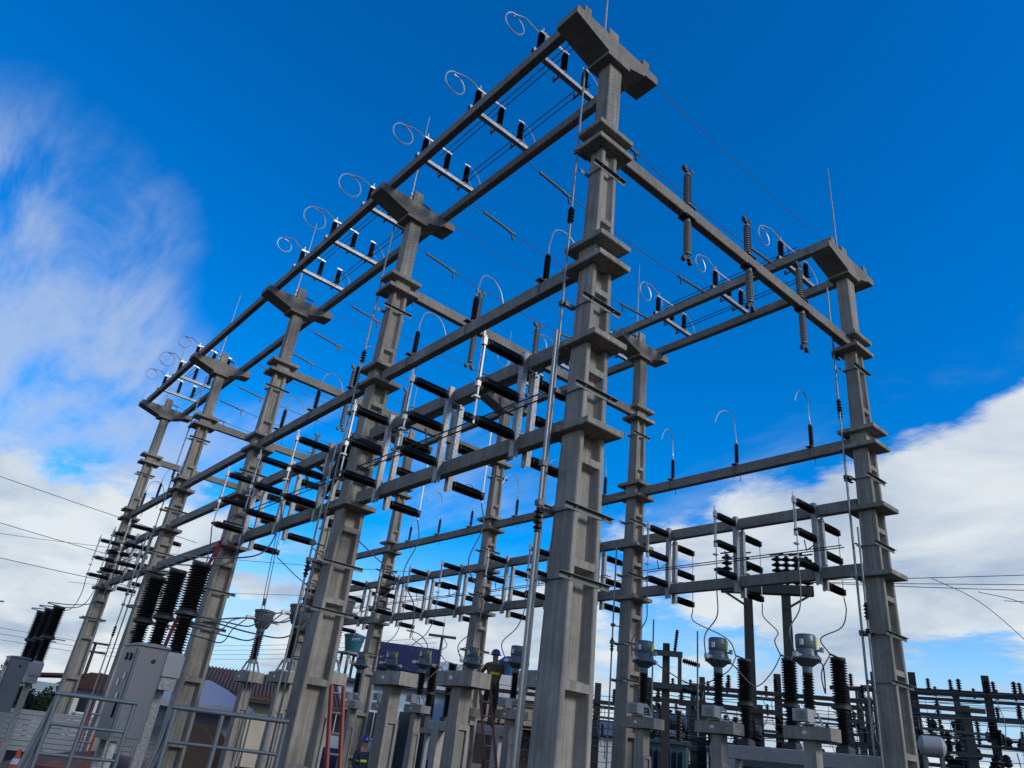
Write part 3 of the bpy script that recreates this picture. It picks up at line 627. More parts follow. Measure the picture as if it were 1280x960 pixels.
# ------------------------------------------------------------------ service platforms with railings
def rail_stand(x, y, rz, L, label):
    t = thing('service_platform', label, 'railing', (x, y, 0), rz, 'galvanised service platforms')
    key = 'rs%.2f' % L
    part('top_rail', key+'t', lambda b: b.cyl((-.03,0,.07),(L+.03,0,.07),.024,n=10), 'rail', t, smooth=True)
    for z in (-.22, -.50): part('mid_rail', key+'m', lambda b: b.cyl((0,0,0),(L,0,0),.016,n=8), 'rail', t, (0,0,z), smooth=True)
    for xx in (0, L*.42, L): part('post', key+'p', lambda b: b.cyl((0,0,-.85),(0,0,.05),.022,n=10), 'rail', t, (xx,0,0), smooth=True)
    part('deck', key+'d', lambda b: (b.box(-.05,L+.05,-.02,.62,-.86,-.80),), 'galv_dull', t)
    for xx in (.0, L):
        for yy in (0, .6): part('leg', key+'l', lambda b: b.box(-.03,.03,-.03,.03,GZ,-.861), 'rail', t, (xx,yy,0))
    for yy in (.03, .57):
        part('stringer', key+'s', lambda b: (b.bar((-.02,0,-.84),(-.14,0,GZ),.03,.10)), 'rail', t, (0,yy,0))
        part('stair_rail', key+'r', lambda b: (b.cyl((0,0,.07),(-.13,0,-.70),.022,n=10), b.cyl((-.12,0,-.64),(-.12,0,GZ+.10),.018,n=8), b.cyl((-.0,0,-.25),(-.125,0,-1.0),.014,n=8)), 'rail', t, (0,yy,0), smooth=True)
    for kk in range(3): part('tread', key+'tr', lambda b: b.box(-.13,.09,.05,.55,-.02,.01), 'galv_dull', t, (-.05-.03*kk,0,-1.02-.2*kk))
    for z in (.07, -.22, -.5, -.78): part('end_rail', key+'e', lambda b: b.cyl((0,0,0),(0,.6,0),.018,n=8), 'galv', t, (0,0,z), smooth=True)
    return t
rail_stand(-3.48, 1.60, R(-21), 1.02, 'galvanised platform railing with stair rail, nearest at the lower left')
rail_stand(-4.15, 3.35, R(-14), .75, 'galvanised platform railing before the tall grey breaker cabinet')

# ------------------------------------------------------------------ ladders
def ladder(p0, p1, w, label, m='ladder_red', n=10, side=(1,0,0)):
    p0 = Vector(p0); p1 = Vector(p1); s_ = Vector(side).normalized()*w/2
    t = thing('ladder', label, 'ladder', p0)
    for sg in (-1, 1):
        b = MB(); b.bar(s_*sg, (p1-p0)+s_*sg, .032, .07); ob('side_rail', b.mesh('side_rail', m), t)
    for k_ in range(n):
        q = (p1-p0)*((k_+.6)/n); b = MB(); b.cyl(q-s_, q+s_, .016, n=8); ob('rung', b.mesh('rung', 'galv'), t)
ladder((-.62, 3.2, GZ), (-.72, 3.75, .62), .17, 'orange-red ladder leaning just right of the second left column', 'red', 9, (.8,-.55,0))
ladder((6.35, 8.35, GZ), (6.28, 9.35, 1.62), .26, 'brown-red ladder under the worker by the transformers', 'ladder_red', 10, (.8,-.6,0))
ladder((-2.55, 8.6, GZ), (-2.25, 9.6, -.05), .22, 'red ladder leaning behind the platform at the lower left', 'red', 7, (.95,-.3,0))

# ------------------------------------------------------------------ people
def person(label, loc, rz, pose, top, legs, helmet):
    # skeleton in metres, feet at z = 0, facing -y; grown with a skin modifier, then baked to one mesh
    V = []; E_ = []; Rr = []; Z = []
    def v(p, r_, zone):
        V.append(Vector(p)); Rr.append(r_); Z.append(zone); return len(V)-1
    def ch(i, lst):
        for p, r_, zn in lst:
            k_ = v(p, r_, zn); E_.append((i, k_)); i = k_
        return i
    P = pose
    pel = v(P['pelvis'], .135, 1)
    chest = ch(pel, [(P['waist'], .125, 0), (P['chest'], .155, 0)])
    neck = ch(chest, [(P['neck'], .06, 2)])
    hd = Vector(P['head']); ch(neck, [(hd+Vector((0,-.01,-.02)), .082, 2), (hd+Vector((0,-.0,.07)), .088, 2), (hd+Vector((0,.01,.14)), .06, 2)])
    nb = len(V)-2; ch(nb-1, [(hd+Vector((0,-.105,.03)), .016, 2)])
    for s_ in ('l', 'r'):
        sx = 1 if s_ == 'l' else -1
        sh, el, wr = (Vector(P[s_+k_]) for k_ in ('sh', 'el', 'wr'))
        i = ch(chest, [(sh, .075, 0), (sh.lerp(el, .5), .056, 0), (el, .047, 0), (el.lerp(wr, .5), .043, 0), (wr, .030, 0)])
        d = (wr-el).normalized(); palm = wr+d*.075; i = ch(i, [(palm, .034, 2)])
        sidev = d.cross(Vector((0,0,1)) if abs(d.z) < .8 else Vector((0,1,0))).normalized(); dn = d.cross(sidev).normalized()
        for q, ln in enumerate((.065, .078, .085, .074)):
            off = sidev*((q-1.5)*.021); ch(i, [(palm+off+d*.03, .010, 2), (palm+off*1.1+d*(.03+ln*.6)+dn*.012, .009, 2), (palm+off*1.1+d*(.03+ln*.9)+dn*.035, .008, 2)])
        ch(i, [(palm-sidev*.04-d*.01, .011, 2), (palm-sidev*.058+d*.035+dn*.015, .009, 2)])
        hp, kn, an = (Vector(P[s_+k_]) for k_ in ('hp', 'kn', 'an'))
        i = ch(pel, [(hp, .098, 1), (hp.lerp(kn, .5), .080, 1), (kn, .060, 1), (kn.lerp(an, .4), .060, 1), (an, .042, 3)])
        ch(i, [(an+Vector((0,-.07,-.055)), .045, 3), (an+Vector((0,-.17,-.06)), .035, 3)])
    me = bpy.data.meshes.new('person_skeleton'); me.from_pydata([tuple(p) for p in V], E_, [])
    o = bpy.data.objects.new('person_tmp', me); COL.objects.link(o)
    md = o.modifiers.new('skin', 'SKIN'); md.use_smooth_shade = True
    for i, sv in enumerate(me.skin_vertices[0].data): sv.radius = (Rr[i], Rr[i]); sv.use_root = (i == 0)
    ss = o.modifiers.new('sub', 'SUBSURF'); ss.levels = 1; ss.render_levels = 1
    dg = bpy.context.evaluated_depsgraph_get(); bm = bpy.data.meshes.new_from_object(o.evaluated_get(dg)); bm.name = 'body'
    bpy.data.objects.remove(o)
    bm.materials.clear()
    for m_ in (top, legs, 'skin', 'rubber'): bm.materials.append(MAT[m_])
    for f in bm.polygons:
        c = f.center; best = min(range(len(V)), key=lambda i: (V[i]-c).length - Rr[i]*.6); f.material_index = Z[best]; f.use_smooth = True
    t = thing('person', label, 'person', loc, rz)
    ob('body', bm, t)
    b = MB(); hz = hd.z
    b.lathe((hd.x, hd.y, hz+.075), (hd.x, hd.y, hz+.25), [(0,.150),(.012,.150),(.016,.122),(.06,.118),(.10,.10),(.13,.07),(.145,.03)], 16)
    b.box(hd.x-.07, hd.x+.07, hd.y-.20, hd.y-.10, hz+.077, hz+.089)
    ob('helmet', b.mesh('helmet', helmet, True), t)
    b = MB(); c = Vector(P['chest']).lerp(Vector(P['waist']), .45)
    b.lathe((c.x, c.y, c.z-.03), (c.x, c.y, c.z+.03), [(0,.152),(.004,.158),(.056,.158),(.06,.152)], 18); ob('reflective_band', b.mesh('band', 'hivis', True), t)
    b = MB()
    for sx in (-1, 1): b.cyl((hd.x+sx*.034, hd.y-.074, hz+.045), (hd.x+sx*.034, hd.y-.088, hz+.045), .010, n=8)
    b.box(hd.x-.028, hd.x+.028, hd.y-.088, hd.y-.078, hz-.032, hz-.022)
    ob('face_features', b.mesh('face', 'brown_dark'), t)
    return t
STAND = dict(pelvis=(0,.02,.95), waist=(0,.02,1.10), chest=(0,.01,1.34), neck=(0,0,1.50), head=(0,-.02,1.62), lsh=(.20,.01,1.42), lel=(.27,.03,1.14), lwr=(.24,-.12,.95), rsh=(-.20,.01,1.42), rel=(-.28,.02,1.14), rwr=(-.22,-.16,1.02),
             lhp=(.10,.02,.90), lkn=(.11,.0,.50), lan=(.12,.04,.09), rhp=(-.10,.02,.90), rkn=(-.12,-.02,.50), ran=(-.13,.0,.09))
REACH = dict(STAND, lwr=(.12,-.42,1.44), lel=(.28,-.22,1.26), rwr=(-.10,-.46,1.50), rel=(-.28,-.24,1.30), lkn=(.12,-.20,.58), lan=(.13,.02,.26), ran=(-.12,.0,.09), head=(0,-.05,1.62))
CROUCH = dict(pelvis=(0,.10,.62), waist=(0,.02,.76), chest=(0,-.12,.96), neck=(0,-.20,1.08), head=(0,-.26,1.19), lsh=(.19,-.13,1.03), lel=(.30,-.30,.84), lwr=(.18,-.52,.92), rsh=(-.19,-.13,1.03), rel=(-.30,-.26,.84), rwr=(-.16,-.48,.80),
              lhp=(.10,.10,.58), lkn=(.20,-.26,.60), lan=(.16,.06,.22), rhp=(-.10,.10,.58), rkn=(-.18,-.18,.46), ran=(-.15,.18,.09))
person('worker with blue helmet and yellow-banded dark overall standing behind the pedestals', (4.2, 11.1, GZ), R(20), STAND, 'cloth_navy', 'cloth_dark', 'helmet_blue').scale = (.93, .93, .93)
person('worker in blue helmet on the leaning ladder, reaching to a transformer', (6.55, 9.35, .62), R(150), REACH, 'cloth_olive', 'cloth_dark', 'helmet_blue')
person('worker with yellow helmet low behind the near middle column', (7.15, 8.95, GZ), R(-30), STAND, 'cloth_dark', 'cloth_dark', 'helmet_yellow')
person('lineman crouching on the lower beam beside the second left column', (-.02, 6.72, 4.02), R(10), CROUCH, 'cloth_navy', 'cloth_dark', 'helmet_blue')

# ------------------------------------------------------------------ cones and barrier on the left
def cone(x, y, label, h=.72):
    t = thing('traffic_cone', label, 'cone', (x, y, GZ), random.uniform(0, 1), 'traffic cones')
    part('base', 'cn_b%.2f' % h, lambda b: b.cbox(-.2,.2,-.2,.2,0,.04,.01), 'orange', t)
    part('body', 'cn_c%.2f' % h, lambda b: b.lathe((0,0,.04),(0,0,h), [(0,.15),(h-.06,.03),(h-.04,.025)], 16), 'orange', t, smooth=True)
    for k_, (a, c) in enumerate(((.42,.58),(.68,.80))):
        part('white_band', 'cn_w%d%.2f' % (k_, h), lambda b: b.lathe((0,0,h*a),(0,0,h*c), [(0,.155-.12*a+.008),(h*(c-a),.155-.12*c+.006)], 16), 'white', t, smooth=True)
cone(-2.95, 13.6, 'farther orange and white cone at the left edge'); cone(-3.02, 10.75, 'near orange and white cone at the lower left corner', .75); cone(-2.70, 11.4, 'orange and white cone between the others at the lower left')
t = thing('road_barrier', 'low red and white plastic barrier at the lower left', 'barrier', (-2.95, 7.7, GZ), R(-15))
part('body', 'bar_b', lambda b: b.prism([(-.22,0),(.22,0),(.20,.12),(.08,.30),(.07,.72),(-.07,.72),(-.08,.30),(-.20,.12)], 'x', -.5, .5), 'red', t)
part('white_stripe', 'bar_w', lambda b: b.box(-.3,.3,-.078,.078,.42,.58), 'white', t)

# ------------------------------------------------------------------ background buildings
def frame(name, label, cat, p, q):
    p = Vector((p[0], p[1], 0)); q = Vector((q[0], q[1], 0)); d = q-p
    return thing(name, label, cat, (p.x, p.y, GZ), math.atan2(d.y, d.x)), d.length
H = -GZ
# pale blue and navy building
t, L = frame('shop_building', 'pale blue building with navy base band and navy sign box on its roof', 'building', (12.6, 31.65), (19.6, 27.2))
part('wall', 'b1w', lambda b: b.box(0, L, 0, 8, 1.05, 4.2), 'paleblue', t)
part('base_band', 'b1b', lambda b: b.box(-.01, L+.01, -.012, 8, 0, 1.05), 'navy', t)
part('roof_slab', 'b1r', lambda b: b.box(-.25, L+.25, -.35, 8.2, 4.2, 4.36), 'steel_dark', t)
part('sign_box', 'b1s', lambda b: b.cbox(2.6, 6.3, -.2, 1.2, 5.05, 6.35, .03), 'navy', t)
part('upper_wall', 'b1u', lambda b: b.box(2.2, L, 1.3, 7.8, 4.361, 5.9), 'paleblue', t)
w_ = part('door', 'b1d', lambda b: b.box(4.7, 6.3, -.06, -.013, .0, 3.1), 'steel_dark', t); part('door_frame', 'b1df', lambda b: (b.box(4.6,4.7,-.08,-.014,0,3.2), b.box(6.3,6.4,-.08,-.014,0,3.2), b.box(4.7,6.3,-.08,-.014,3.1,3.2)), 'white', w_)
for xx in (1.0, 2.9): 
    w_ = part('window', 'b1win', lambda b: b.box(0, 1.1, -.03, -.0, 1.7, 2.9), 'glass', t, (xx, 0, 0)); part('window_frame', 'b1wf', lambda b: (b.box(-.06,1.16,-.05,-.031,1.64,1.7), b.box(-.06,1.16,-.05,-.031,2.9,2.96), b.box(.53,.57,-.05,-.031,1.7,2.9)), 'white', w_)
part('wall_lamp', 'b1l', lambda b: (b.box(4.05,4.2,-.2,-.0,3.1,3.4)), 'hardware', t)
# beige house with white parapet and open porch
t, L = frame('porch_house', 'beige house with white parapet and dark open porch posts', 'building', (14.3, 21.2), (18.6, 17.6))
part('upper_wall', 'b2w', lambda b: b.box(0, L, 0, 7, 2.75, 3.85), 'beige', t)
part('parapet', 'b2p', lambda b: b.cbox(-.15, L+.15, -.25, 7, 3.86, 4.75, .03), 'plaster_white', t)
part('rear_wall', 'b2r', lambda b: b.box(0, L, 3, 7, 0, 2.74), 'beige', t)
part('base_wall', 'b2b', lambda b: b.box(-.02, L+.02, -.05, .12, 0, 1.25), 'concrete_ped', t)
for k_ in range(7): part('porch_post', 'b2c', lambda b: (b.box(-.09,.09,-.0,.18,1.251,2.749), b.box(-.13,.13,-.04,.22,2.5,2.748), b.box(-.13,.13,-.04,.22,1.252,1.45)), 'pole_dark', t, (.3+k_*(L-.6)/6, .03, 0))
part('porch_rail', 'b2pr', lambda b: (b.box(.2,L-.2,.06,.10,1.95,2.0), b.box(.2,L-.2,.06,.10,1.6,1.64)), 'pole_dark', t)
solo('blue_water_tank', lambda b: b.lathe((0,0,0),(0,0,.85), [(0,.36),(.55,.44),(.57,.47),(.62,.47),(.65,.40),(.80,.22),(.85,.05)], 18), 'tank_blue', 'blue water tank on the porch house roof', 'tank', smooth=True, loc=(16.05, 20.2, GZ+4.751))
# tiled house
t, L = frame('tiled_house', 'cream house with brown tiled roof behind the bell-headed transformers', 'building', (5.3, 28.6), (11.2, 26.2))
part('wall', 'b3w', lambda b: b.box(.2, L-.2, .3, 7, 0, 2.75), 'plaster', t)
rf = part('roof', 'b3r', lambda b: b.prism([(-.4,2.62),(7.6,2.62),(7.6,2.74),(3.6,3.85),(-.4,2.74)], 'x', -.35, L+.35), 'tile', t)
for k_ in range(44): part('tile_row', 'b3t', lambda b: b.tube([(0,-.42,2.75),(0,3.6,3.865)], .05, 6), 'tile', rf, (-.25+k_*(L+.5)/43,0,0))
for xx in (1.4, 4.3):
    w_ = part('window', 'b3win', lambda b: b.box(0,1.0,.27,.299,1.25,2.15), 'glass', t, (xx,0,0)); part('window_frame', 'b3wf', lambda b: (b.box(-.07,1.07,.22,.268,2.15,2.22), b.box(-.07,1.07,.20,.268,1.17,1.25), b.box(-.07,0,.22,.268,1.25,2.15), b.box(1,1.07,.22,.268,1.25,2.15), b.box(.47,.53,.23,.268,1.25,2.15)), 'white', w_)
part('eave_board', 'b3e', lambda b: b.box(-.3,L+.3,-.38,-.30,2.48,2.619), 'pole_dark', t)
# house with red roof at far left
t, L = frame('red_roof_house', 'small house with dark red roof behind the left columns', 'building', (2.9, 41.1), (6.3, 40.3))
part('wall', 'b4w', lambda b: b.box(.2, L-.2, .3, 6, 0, 2.3), 'plaster_white', t)
part('roof', 'b4r', lambda b: b.prism([(-.3,2.31),(L+.3,2.31),(L-.2,2.6),(L*.62,3.15),(L*.38,3.15),(.2,2.6)], 'y', -.3, 6.3), 'roof_red', t)
w_ = part('window', 'b4win', lambda b: b.box(1.2,2.0,.26,.299,1.2,1.9), 'glass', t); part('window_frame', 'b4wf', lambda b: (b.box(1.1,2.1,.22,.262,1.9,2.0), b.box(1.1,2.1,.22,.262,1.1,1.2)), 'white', w_)
part('door', 'b4d', lambda b: b.box(3.0,3.8,.25,.299,0,2.0), 'bark', t)
t, L = frame('lilac_shed', 'low pale blue shed with red gable behind the left fence', 'building', (-.9, 36.0), (2.6, 35.3))
part('wall', 'b5w', lambda b: b.box(.1, L-.1, .2, 4, 0, 2.3), 'paleblue', t)
part('roof', 'b5r', lambda b: b.prism([(-.2,2.31),(L+.2,2.75),(L+.2,2.87),(-.2,2.43)], 'y', -.2, 4.2), 'roof_red', t)
part('door', 'b5d', lambda b: b.box(.7,1.5,.15,.199,0,1.9), 'steel_dark', t)
# white canopy tent
t = thing('canopy_tent', 'pale white canopy tent left of the tiled house', 'tent', (4.0, 22.2, GZ), R(-20))
part('roof', 'tnr', lambda b: b.loft([[(-1.7,-1.5,1.85),(1.7,-1.5,1.85),(1.7,1.5,1.85),(-1.7,1.5,1.85)],[(-1.7,-1.5,2.05),(1.7,-1.5,2.05),(1.7,1.5,2.05),(-1.7,1.5,2.05)],[(-.7,-.5,2.6),(.7,-.5,2.6),(.7,.5,2.6),(-.7,.5,2.6)],[(-.05,-.05,2.85),(.05,-.05,2.85),(.05,.05,2.85),(-.05,.05,2.85)]]), 'tent', t)
for sx in (-1.65, 1.65):
    for sy in (-1.45, 1.45): part('pole', 'tnp', lambda b: b.cyl((0,0,0),(0,0,1.85),.03,n=8), 'galv', t, (sx,sy,0))
part('side_sheet', 'tns', lambda b: b.box(-1.66,1.66,1.44,1.46,0,1.849), 'lilac', t)
# board fence
t = thing('board_fence', 'white horizontal board fence along the left side', 'fence', (-5.2, 24.4, GZ), math.atan2(-.63, 3.4))
for k_ in range(8): part('board', 'fnb', lambda b: b.box(0,9.4,-.02,.012,.0,.135), 'fence', t, (0,0,.05+k_*.15))
for k_ in range(6): part('post', 'fnp', lambda b: b.box(-.04,.04,.013,.09,0,1.32), 'galv_dull', t, (.05+k_*1.86,0,0))
# tanks and pylons behind
t = thing('teal_water_tank', 'teal water tank on a stand above the blue building', 'tank', (15.95, 34.3, 0))
part('tank', 'tt', lambda b: b.lathe((0,0,4.4),(0,0,5.5), [(0,.42),(.85,.60),(.88,.64),(.95,.64),(.98,.55),(1.1,.1)], 18), 'teal', t, smooth=True)
part('lettering', 'ttl', lambda b: [b.bar((-.40+.1*q, -.56+.10*abs(q-3.5)*.3, 5.0+.02*q), (-.36+.1*q, -.60+.10*abs(q-3.5)*.3, 5.13+.02*q), .03, .02) for q in range(7)], 'white', t)
part('stand', 'ts', lambda b: ([b.box(sx*.4-.06,sx*.4+.06,sy*.4-.06,sy*.4+.06,GZ,4.28) for sx in (-1,1) for sy in (-1,1)], b.box(-.6,.6,-.6,.6,4.281,4.399)), 'concrete_ped', t)

# ------------------------------------------------------------------ poles, lamps and wires behind
def lamp(x, y, z, rz, label):
    t = thing('street_lamp', label, 'lamp', (x, y, 0), rz, 'street lamps')
    b = MB(); b.cyl((0,0,GZ),(0,0,z-.9),.07,.05,10); b.tube(bez([(0,0,z-.95),(-.15,0,z-.5),(-.6,0,z-.1),(-1.0,0,z)],6),.03,7); ob('mast', b.mesh('mast','galv_dull',True), t)
    b = MB(); b.loft([[(-.95,-.06,z-.03),(-.95,.06,z-.03),(-.95,.05,z+.05),(-.95,-.05,z+.05)],[(-1.4,-.09,z+.02),(-1.4,.09,z+.02),(-1.4,.05,z+.09),(-1.4,-.05,z+.09)]]); ob('lamp_head', b.mesh('lamp_head','galv_dull'), t)
lamp(18.6, 30.4, 5.75, R(-32), 'street lamp above the navy sign box')
lamp(-2.6, 38.9, 4.0, R(180), 'street lamp at the left edge of the picture')
def utility_pole(x, y, ztop, rz, label, arms=((0, 1.3),), r_=.13, m='pole_dark', ins=True, tran=False):
    t = thing('utility_pole', label, 'pole', (x, y, 0), rz, 'dark utility poles')
    b = MB(); b.cyl((0,0,GZ-.2),(0,0,ztop),r_*1.35,r_*.8,12); ob('pole', b.mesh('pole', m, True), t)
    for dz, hw in arms:
        a = ob('cross_arm', MB().box(-hw,hw,-r_-.12,-r_+.02,ztop-.12-dz,ztop-.0-dz).mesh('cross_arm', m), t)
        if ins:
            for k_ in range(4):
                xx = -hw*.9 + k_*hw*.6
                part('pin_insulator', 'pin', lambda b: (b.sheds((0,0,0),(0,0,.30),.035,.085,3,10,.01)), 'black', a, (xx, -r_-.05, ztop-dz), smooth=True)
    return t
utility_pole(16.85, 26.7, 5.25, R(-35), 'dark utility pole with cross arm above the blue building', ((0,.72),), .085, ins=False)
utility_pole(5.0, 46.0, 3.4, R(-10), 'far dark utility pole behind the left columns', ((0,.8),(.5,.7)), .10, ins=False)
t = thing('pole_frame', 'dark twin-pole frame with heavy top beam seen between the right columns', 'frame', (14.5, 6.4, 0), R(-58))
for xx in (-.55, .55): part('pole', 'pfp', lambda b: b.loft([[(s1*.17,s2*.15,GZ) for s1,s2 in ((-1,-1),(1,-1),(1,1),(-1,1))],[(s1*.13,s2*.11,5.35) for s1,s2 in ((-1,-1),(1,-1),(1,1),(-1,1))]]), 'pole_dark', t, (xx,0,0))
part('top_beam', 'pfb', lambda b: b.box(-1.35,1.35,-.16,.16,5.351,5.62), 'pole_dark', t)
for xx in (-1.15,-.62,.35,.62,.9,1.2): part('pin_insulator', 'pfi', lambda b: (b.sheds((0,0,0),(0,0,.92),.05,.17,5,12,.02), b.bar((-.20,0,.94),(.20,.05,1.02),.04)), 'black', t, (xx,0,5.62), smooth=True)
part('brace', 'pfr', lambda b: (b.bar((.55,-.16,4.9),(1.25,-.16,5.34),.06), b.bar((-.55,-.16,4.9),(-1.25,-.16,5.34),.06)), 'pole_dark', t)

# old open-air switch frames far right and centre
def old_frame(x, y, rz, L, ztop, label, bars=(0, .7, 1.5, 2.2), posts=3, seed=1):
    rnd = random.Random(seed)
    t = thing('old_switch_frame', label, 'frame', (x, y, 0), rz, 'old switchyard frames behind')
    for k_ in range(posts):
        b = MB(); h = ztop+rnd.choice((0,.05,.55)); b.loft([[(s1*.15,s2*.13,GZ) for s1,s2 in ((-1,-1),(1,-1),(1,1),(-1,1))],[(s1*.11,s2*.10,h) for s1,s2 in ((-1,-1),(1,-1),(1,1),(-1,1))]])
        ob('post', b.mesh('old_post','pole_dark'), t, (k_*L/(posts-1), 0, 0))
    for j, dz in enumerate(bars):
        th = (.13, .07, .09, .06, .07)[j % 5]; ob('cross_bar', MB().bar((-.5,-.11,ztop-dz-.02-th/2+rnd.uniform(-.06,.06)),(L+.5,-.11,ztop-dz-.02-th/2+rnd.uniform(-.06,.06)),.09,th).mesh('old_bar','steel_dark' if j % 2 else 'pole_dark'), t)
        n = int(L/.75)
        for k_ in range(n):
            if rnd.random() < .25: continue
            xx = .3+k_*L/n+rnd.uniform(-.1,.1); s_ = 1 if j % 2 == 0 else rnd.choice((-1,1))
            if s_ > 0: part('pin_insulator', 'old_up', lambda b: b.sheds((0,0,0),(0,0,.42),.04,.095,5,10,.02), 'black', t, (xx,-.11,ztop-dz-.02), smooth=True)
            else: part('hanging_insulator', 'old_dn', lambda b: b.sheds((0,0,0),(0,0,-.50),.045,.12,5,10,.02), 'black', t, (xx,-.11,ztop-dz-.14), smooth=True)
    for k_ in range(int(L*1.1)):
        xx = rnd.uniform(0, L); zz = ztop-bars[-1]+rnd.uniform(-.35,.25); r_ = rnd.uniform(.13,.2); yy = rnd.uniform(-.5,-.2)
        b = MB(); b.lathe((xx,yy,zz),(xx+rnd.uniform(-.2,.2),yy+rnd.uniform(-.1,.1),zz+.42),[(0,.05),(.04,r_*.8),(.10,r_),(.16,r_*.7),(.22,r_),(.28,r_*.75),(.34,r_*.8),(.42,.05)],10); ob('cutout_insulator', b.mesh('cutout','black',True), t)
    for k_ in range(int(L*2.2)):
        xx = rnd.uniform(-.3, L+.3); z0 = ztop-bars[-1]-rnd.uniform(0,.6)
        b = MB(); b.tube([(xx,-.2,z0),(xx+rnd.uniform(-.15,.15),-.2,z0-rnd.uniform(.5,1.2))],rnd.choice((.012,.02,.03)),5); ob('thin_stay', b.mesh('stay','pole_dark'), t)
    for k_ in range(int(L*1.6)):
        xx = rnd.uniform(0, L); z0 = ztop-rnd.choice(bars[:-1])-.1; dz = rnd.uniform(.7,1.6)
        b = MB(); b.tube(bez([(xx,-.12,z0),(xx+rnd.uniform(-.2,.2),-.3,z0-dz*.5),(xx+rnd.uniform(-.3,.3),-.2,z0-dz)],5),.012,5); ob('jumper_wire', b.mesh('old_jumper','wire'), t)
    for k_ in range(5):
        z = ztop+.05-.5*k_+rnd.uniform(-.1,.1)
        b = MB(); b.tube(curve((-.4,-.3-.1*k_,z),(L+.4,-.3-.1*k_,z+.1),.12,12),.011,5); ob('bus_wire', b.mesh('old_bus','wire'), t)
    return t
old_frame(20.9, 7.4, R(-70), 6.4, 3.6, 'nearest old dark switch frame at the far right', posts=4, seed=3)
old_frame(25.5, 8.5, R(-70), 8.4, 4.2, 'second old dark switch frame at the far right', (0,.9,1.8,2.6), 4, 5)
old_frame(31.0, 9.5, R(-72), 9.0, 4.6, 'farthest old dark switch frame at the far right', (0,.8,1.6), 4, 8)
old_frame(16.0, 10.2, R(-60), 8.0, 2.9, 'old dark switch frame behind the right breaker', (0,.6,1.25,1.9), 4, 11)
old_frame(20.0, 16.5, R(-60), 9.0, 3.4, 'old dark switch frame beyond the blue-green transformers', (0,.7,1.4), 4, 14)
old_frame(12.2, 16.2, R(-48), 5.6, 2.2, 'low old switch frame behind the second right column', (0,.5,1.1), 4, 21)
old_frame(17.5, 21.5, R(-45), 8.0, 2.6, 'far old switch frame left of the second right column', (0,.6,1.2), 4, 23)
old_frame(12.6, 9.4, R(-58), 3.2, 2.1, 'low bus frame over the blue-green transformers', (0,.55,1.0), 3, 17)
# single H post with two arms near the second right column
t = thing('post_with_arms', 'slim dark post with two steel arms beside the second right column', 'post', (10.43, 6.97, 0), R(-50))
part('post', 'pa_p', lambda b: b.loft([[(s1*.13,s2*.12,GZ) for s1,s2 in ((-1,-1),(1,-1),(1,1),(-1,1))],[(s1*.09,s2*.09,3.2) for s1,s2 in ((-1,-1),(1,-1),(1,1),(-1,1))]]), 'pole_dark', t)
for z in (2.93, 2.12): part('arm', 'pa_a', lambda b: b.box(-1.3,.42,-.19,-.10,-.07,.07), 'steel_dark', t, (0,0,z))
part('strut', 'pa_s', lambda b: b.box(.30,.40,-.18,-.11,2.19,2.86), 'steel_dark', t)
for z in (2.75, 2.05): part('insulator', 'pa_i', lambda b: b.sheds((.42,-.15,.04),(.86,-.15,-.05),.045,.085,7,12), 'black', t, (0,0,z), smooth=True)
part('insulator', 'pa_u', lambda b: b.sheds((0,0,0),(.06,0,.55),.03,.055,8,10), 'black', t, (.22,-.15,3.0), smooth=True)
for xx, za, zb in ((-.35, 1.0, 3.75), (.80, 1.0, 3.55)): 
    b = MB(); b.cyl((xx,-.25,za),(xx,-.25,zb),.022,n=8); ob('thin_rod', b.mesh('thin_rod','galv_dull'), t)
# transformers
def transformer(x, y, rz, label, h=1.55):
    t = thing('power_transformer', label, 'transformer', (x, y, GZ), rz, 'blue-green transformers')
    part('tank', 'tr_t', lambda b: b.cbox(-.75,.75,-.5,.5,.25,2.45,.03), 'transformer', t)
    part('lid', 'tr_l', lambda b: b.box(-.82,.82,-.57,.57,2.451,2.53), 'transformer', t)
    for k_ in range(9): part('cooling_fin', 'tr_f', lambda b: b.box(-.012,.012,-.82,-.501,.5,2.3), 'transformer', t, (-.64+k_*.16,0,0))
    for k_ in range(3): part('bushing', 'tr_b', lambda b: b.sheds((0,0,2.53),(0,0,3.35),.06,.11,8,12), 'brown_dark', t, (-.5+k_*.5,0,0), smooth=True)
    part('skid', 'tr_s', lambda b: (b.box(-.7,.7,-.45,-.3,0,.249), b.box(-.7,.7,.3,.45,0,.249)), 'steel_dark', t)
    part('conservator', 'tr_c', lambda b: b.lathe((-.7,.35,3.05),(.7,.35,3.05),[(0,.15),(.03,.2),(1.37,.2),(1.4,.15)],14), 'transformer', t, smooth=True)
transformer(12.3, 8.6, R(-55), 'blue-green transformer left of the second drum-headed transformer')
transformer(13.6, 7.0, R(-55), 'blue-green transformer right of the second drum-headed transformer')
t = thing('white_cylinder_tank', 'white horizontal cylinder tank beside the right column foot', 'tank', (14.5, 2.15, 0), R(-60))
part('drum', 'wct', lambda b: b.lathe((-.30,0,1.40),(.30,0,1.40),[(0,.08),(.04,.18),(.10,.23),(.50,.23),(.56,.18),(.6,.08)],18), 'box_grey', t, smooth=True)
part('stand', 'wcs', lambda b: (b.box(-.22,-.14,-.12,.12,GZ,1.19), b.box(.14,.22,-.12,.12,GZ,1.19)), 'galv_dull', t)
t, L = frame('relay_house', 'low white control house behind the old frames', 'building', (17.5, 13.5), (22.5, 7.5))
part('wall', 'rhw', lambda b: b.box(0,L,0,5,0,2.85), 'plaster_white', t); part('roof', 'rhr', lambda b: b.box(-.2,L+.2,-.3,5.2,2.851,3.0), 'concrete_ped', t)
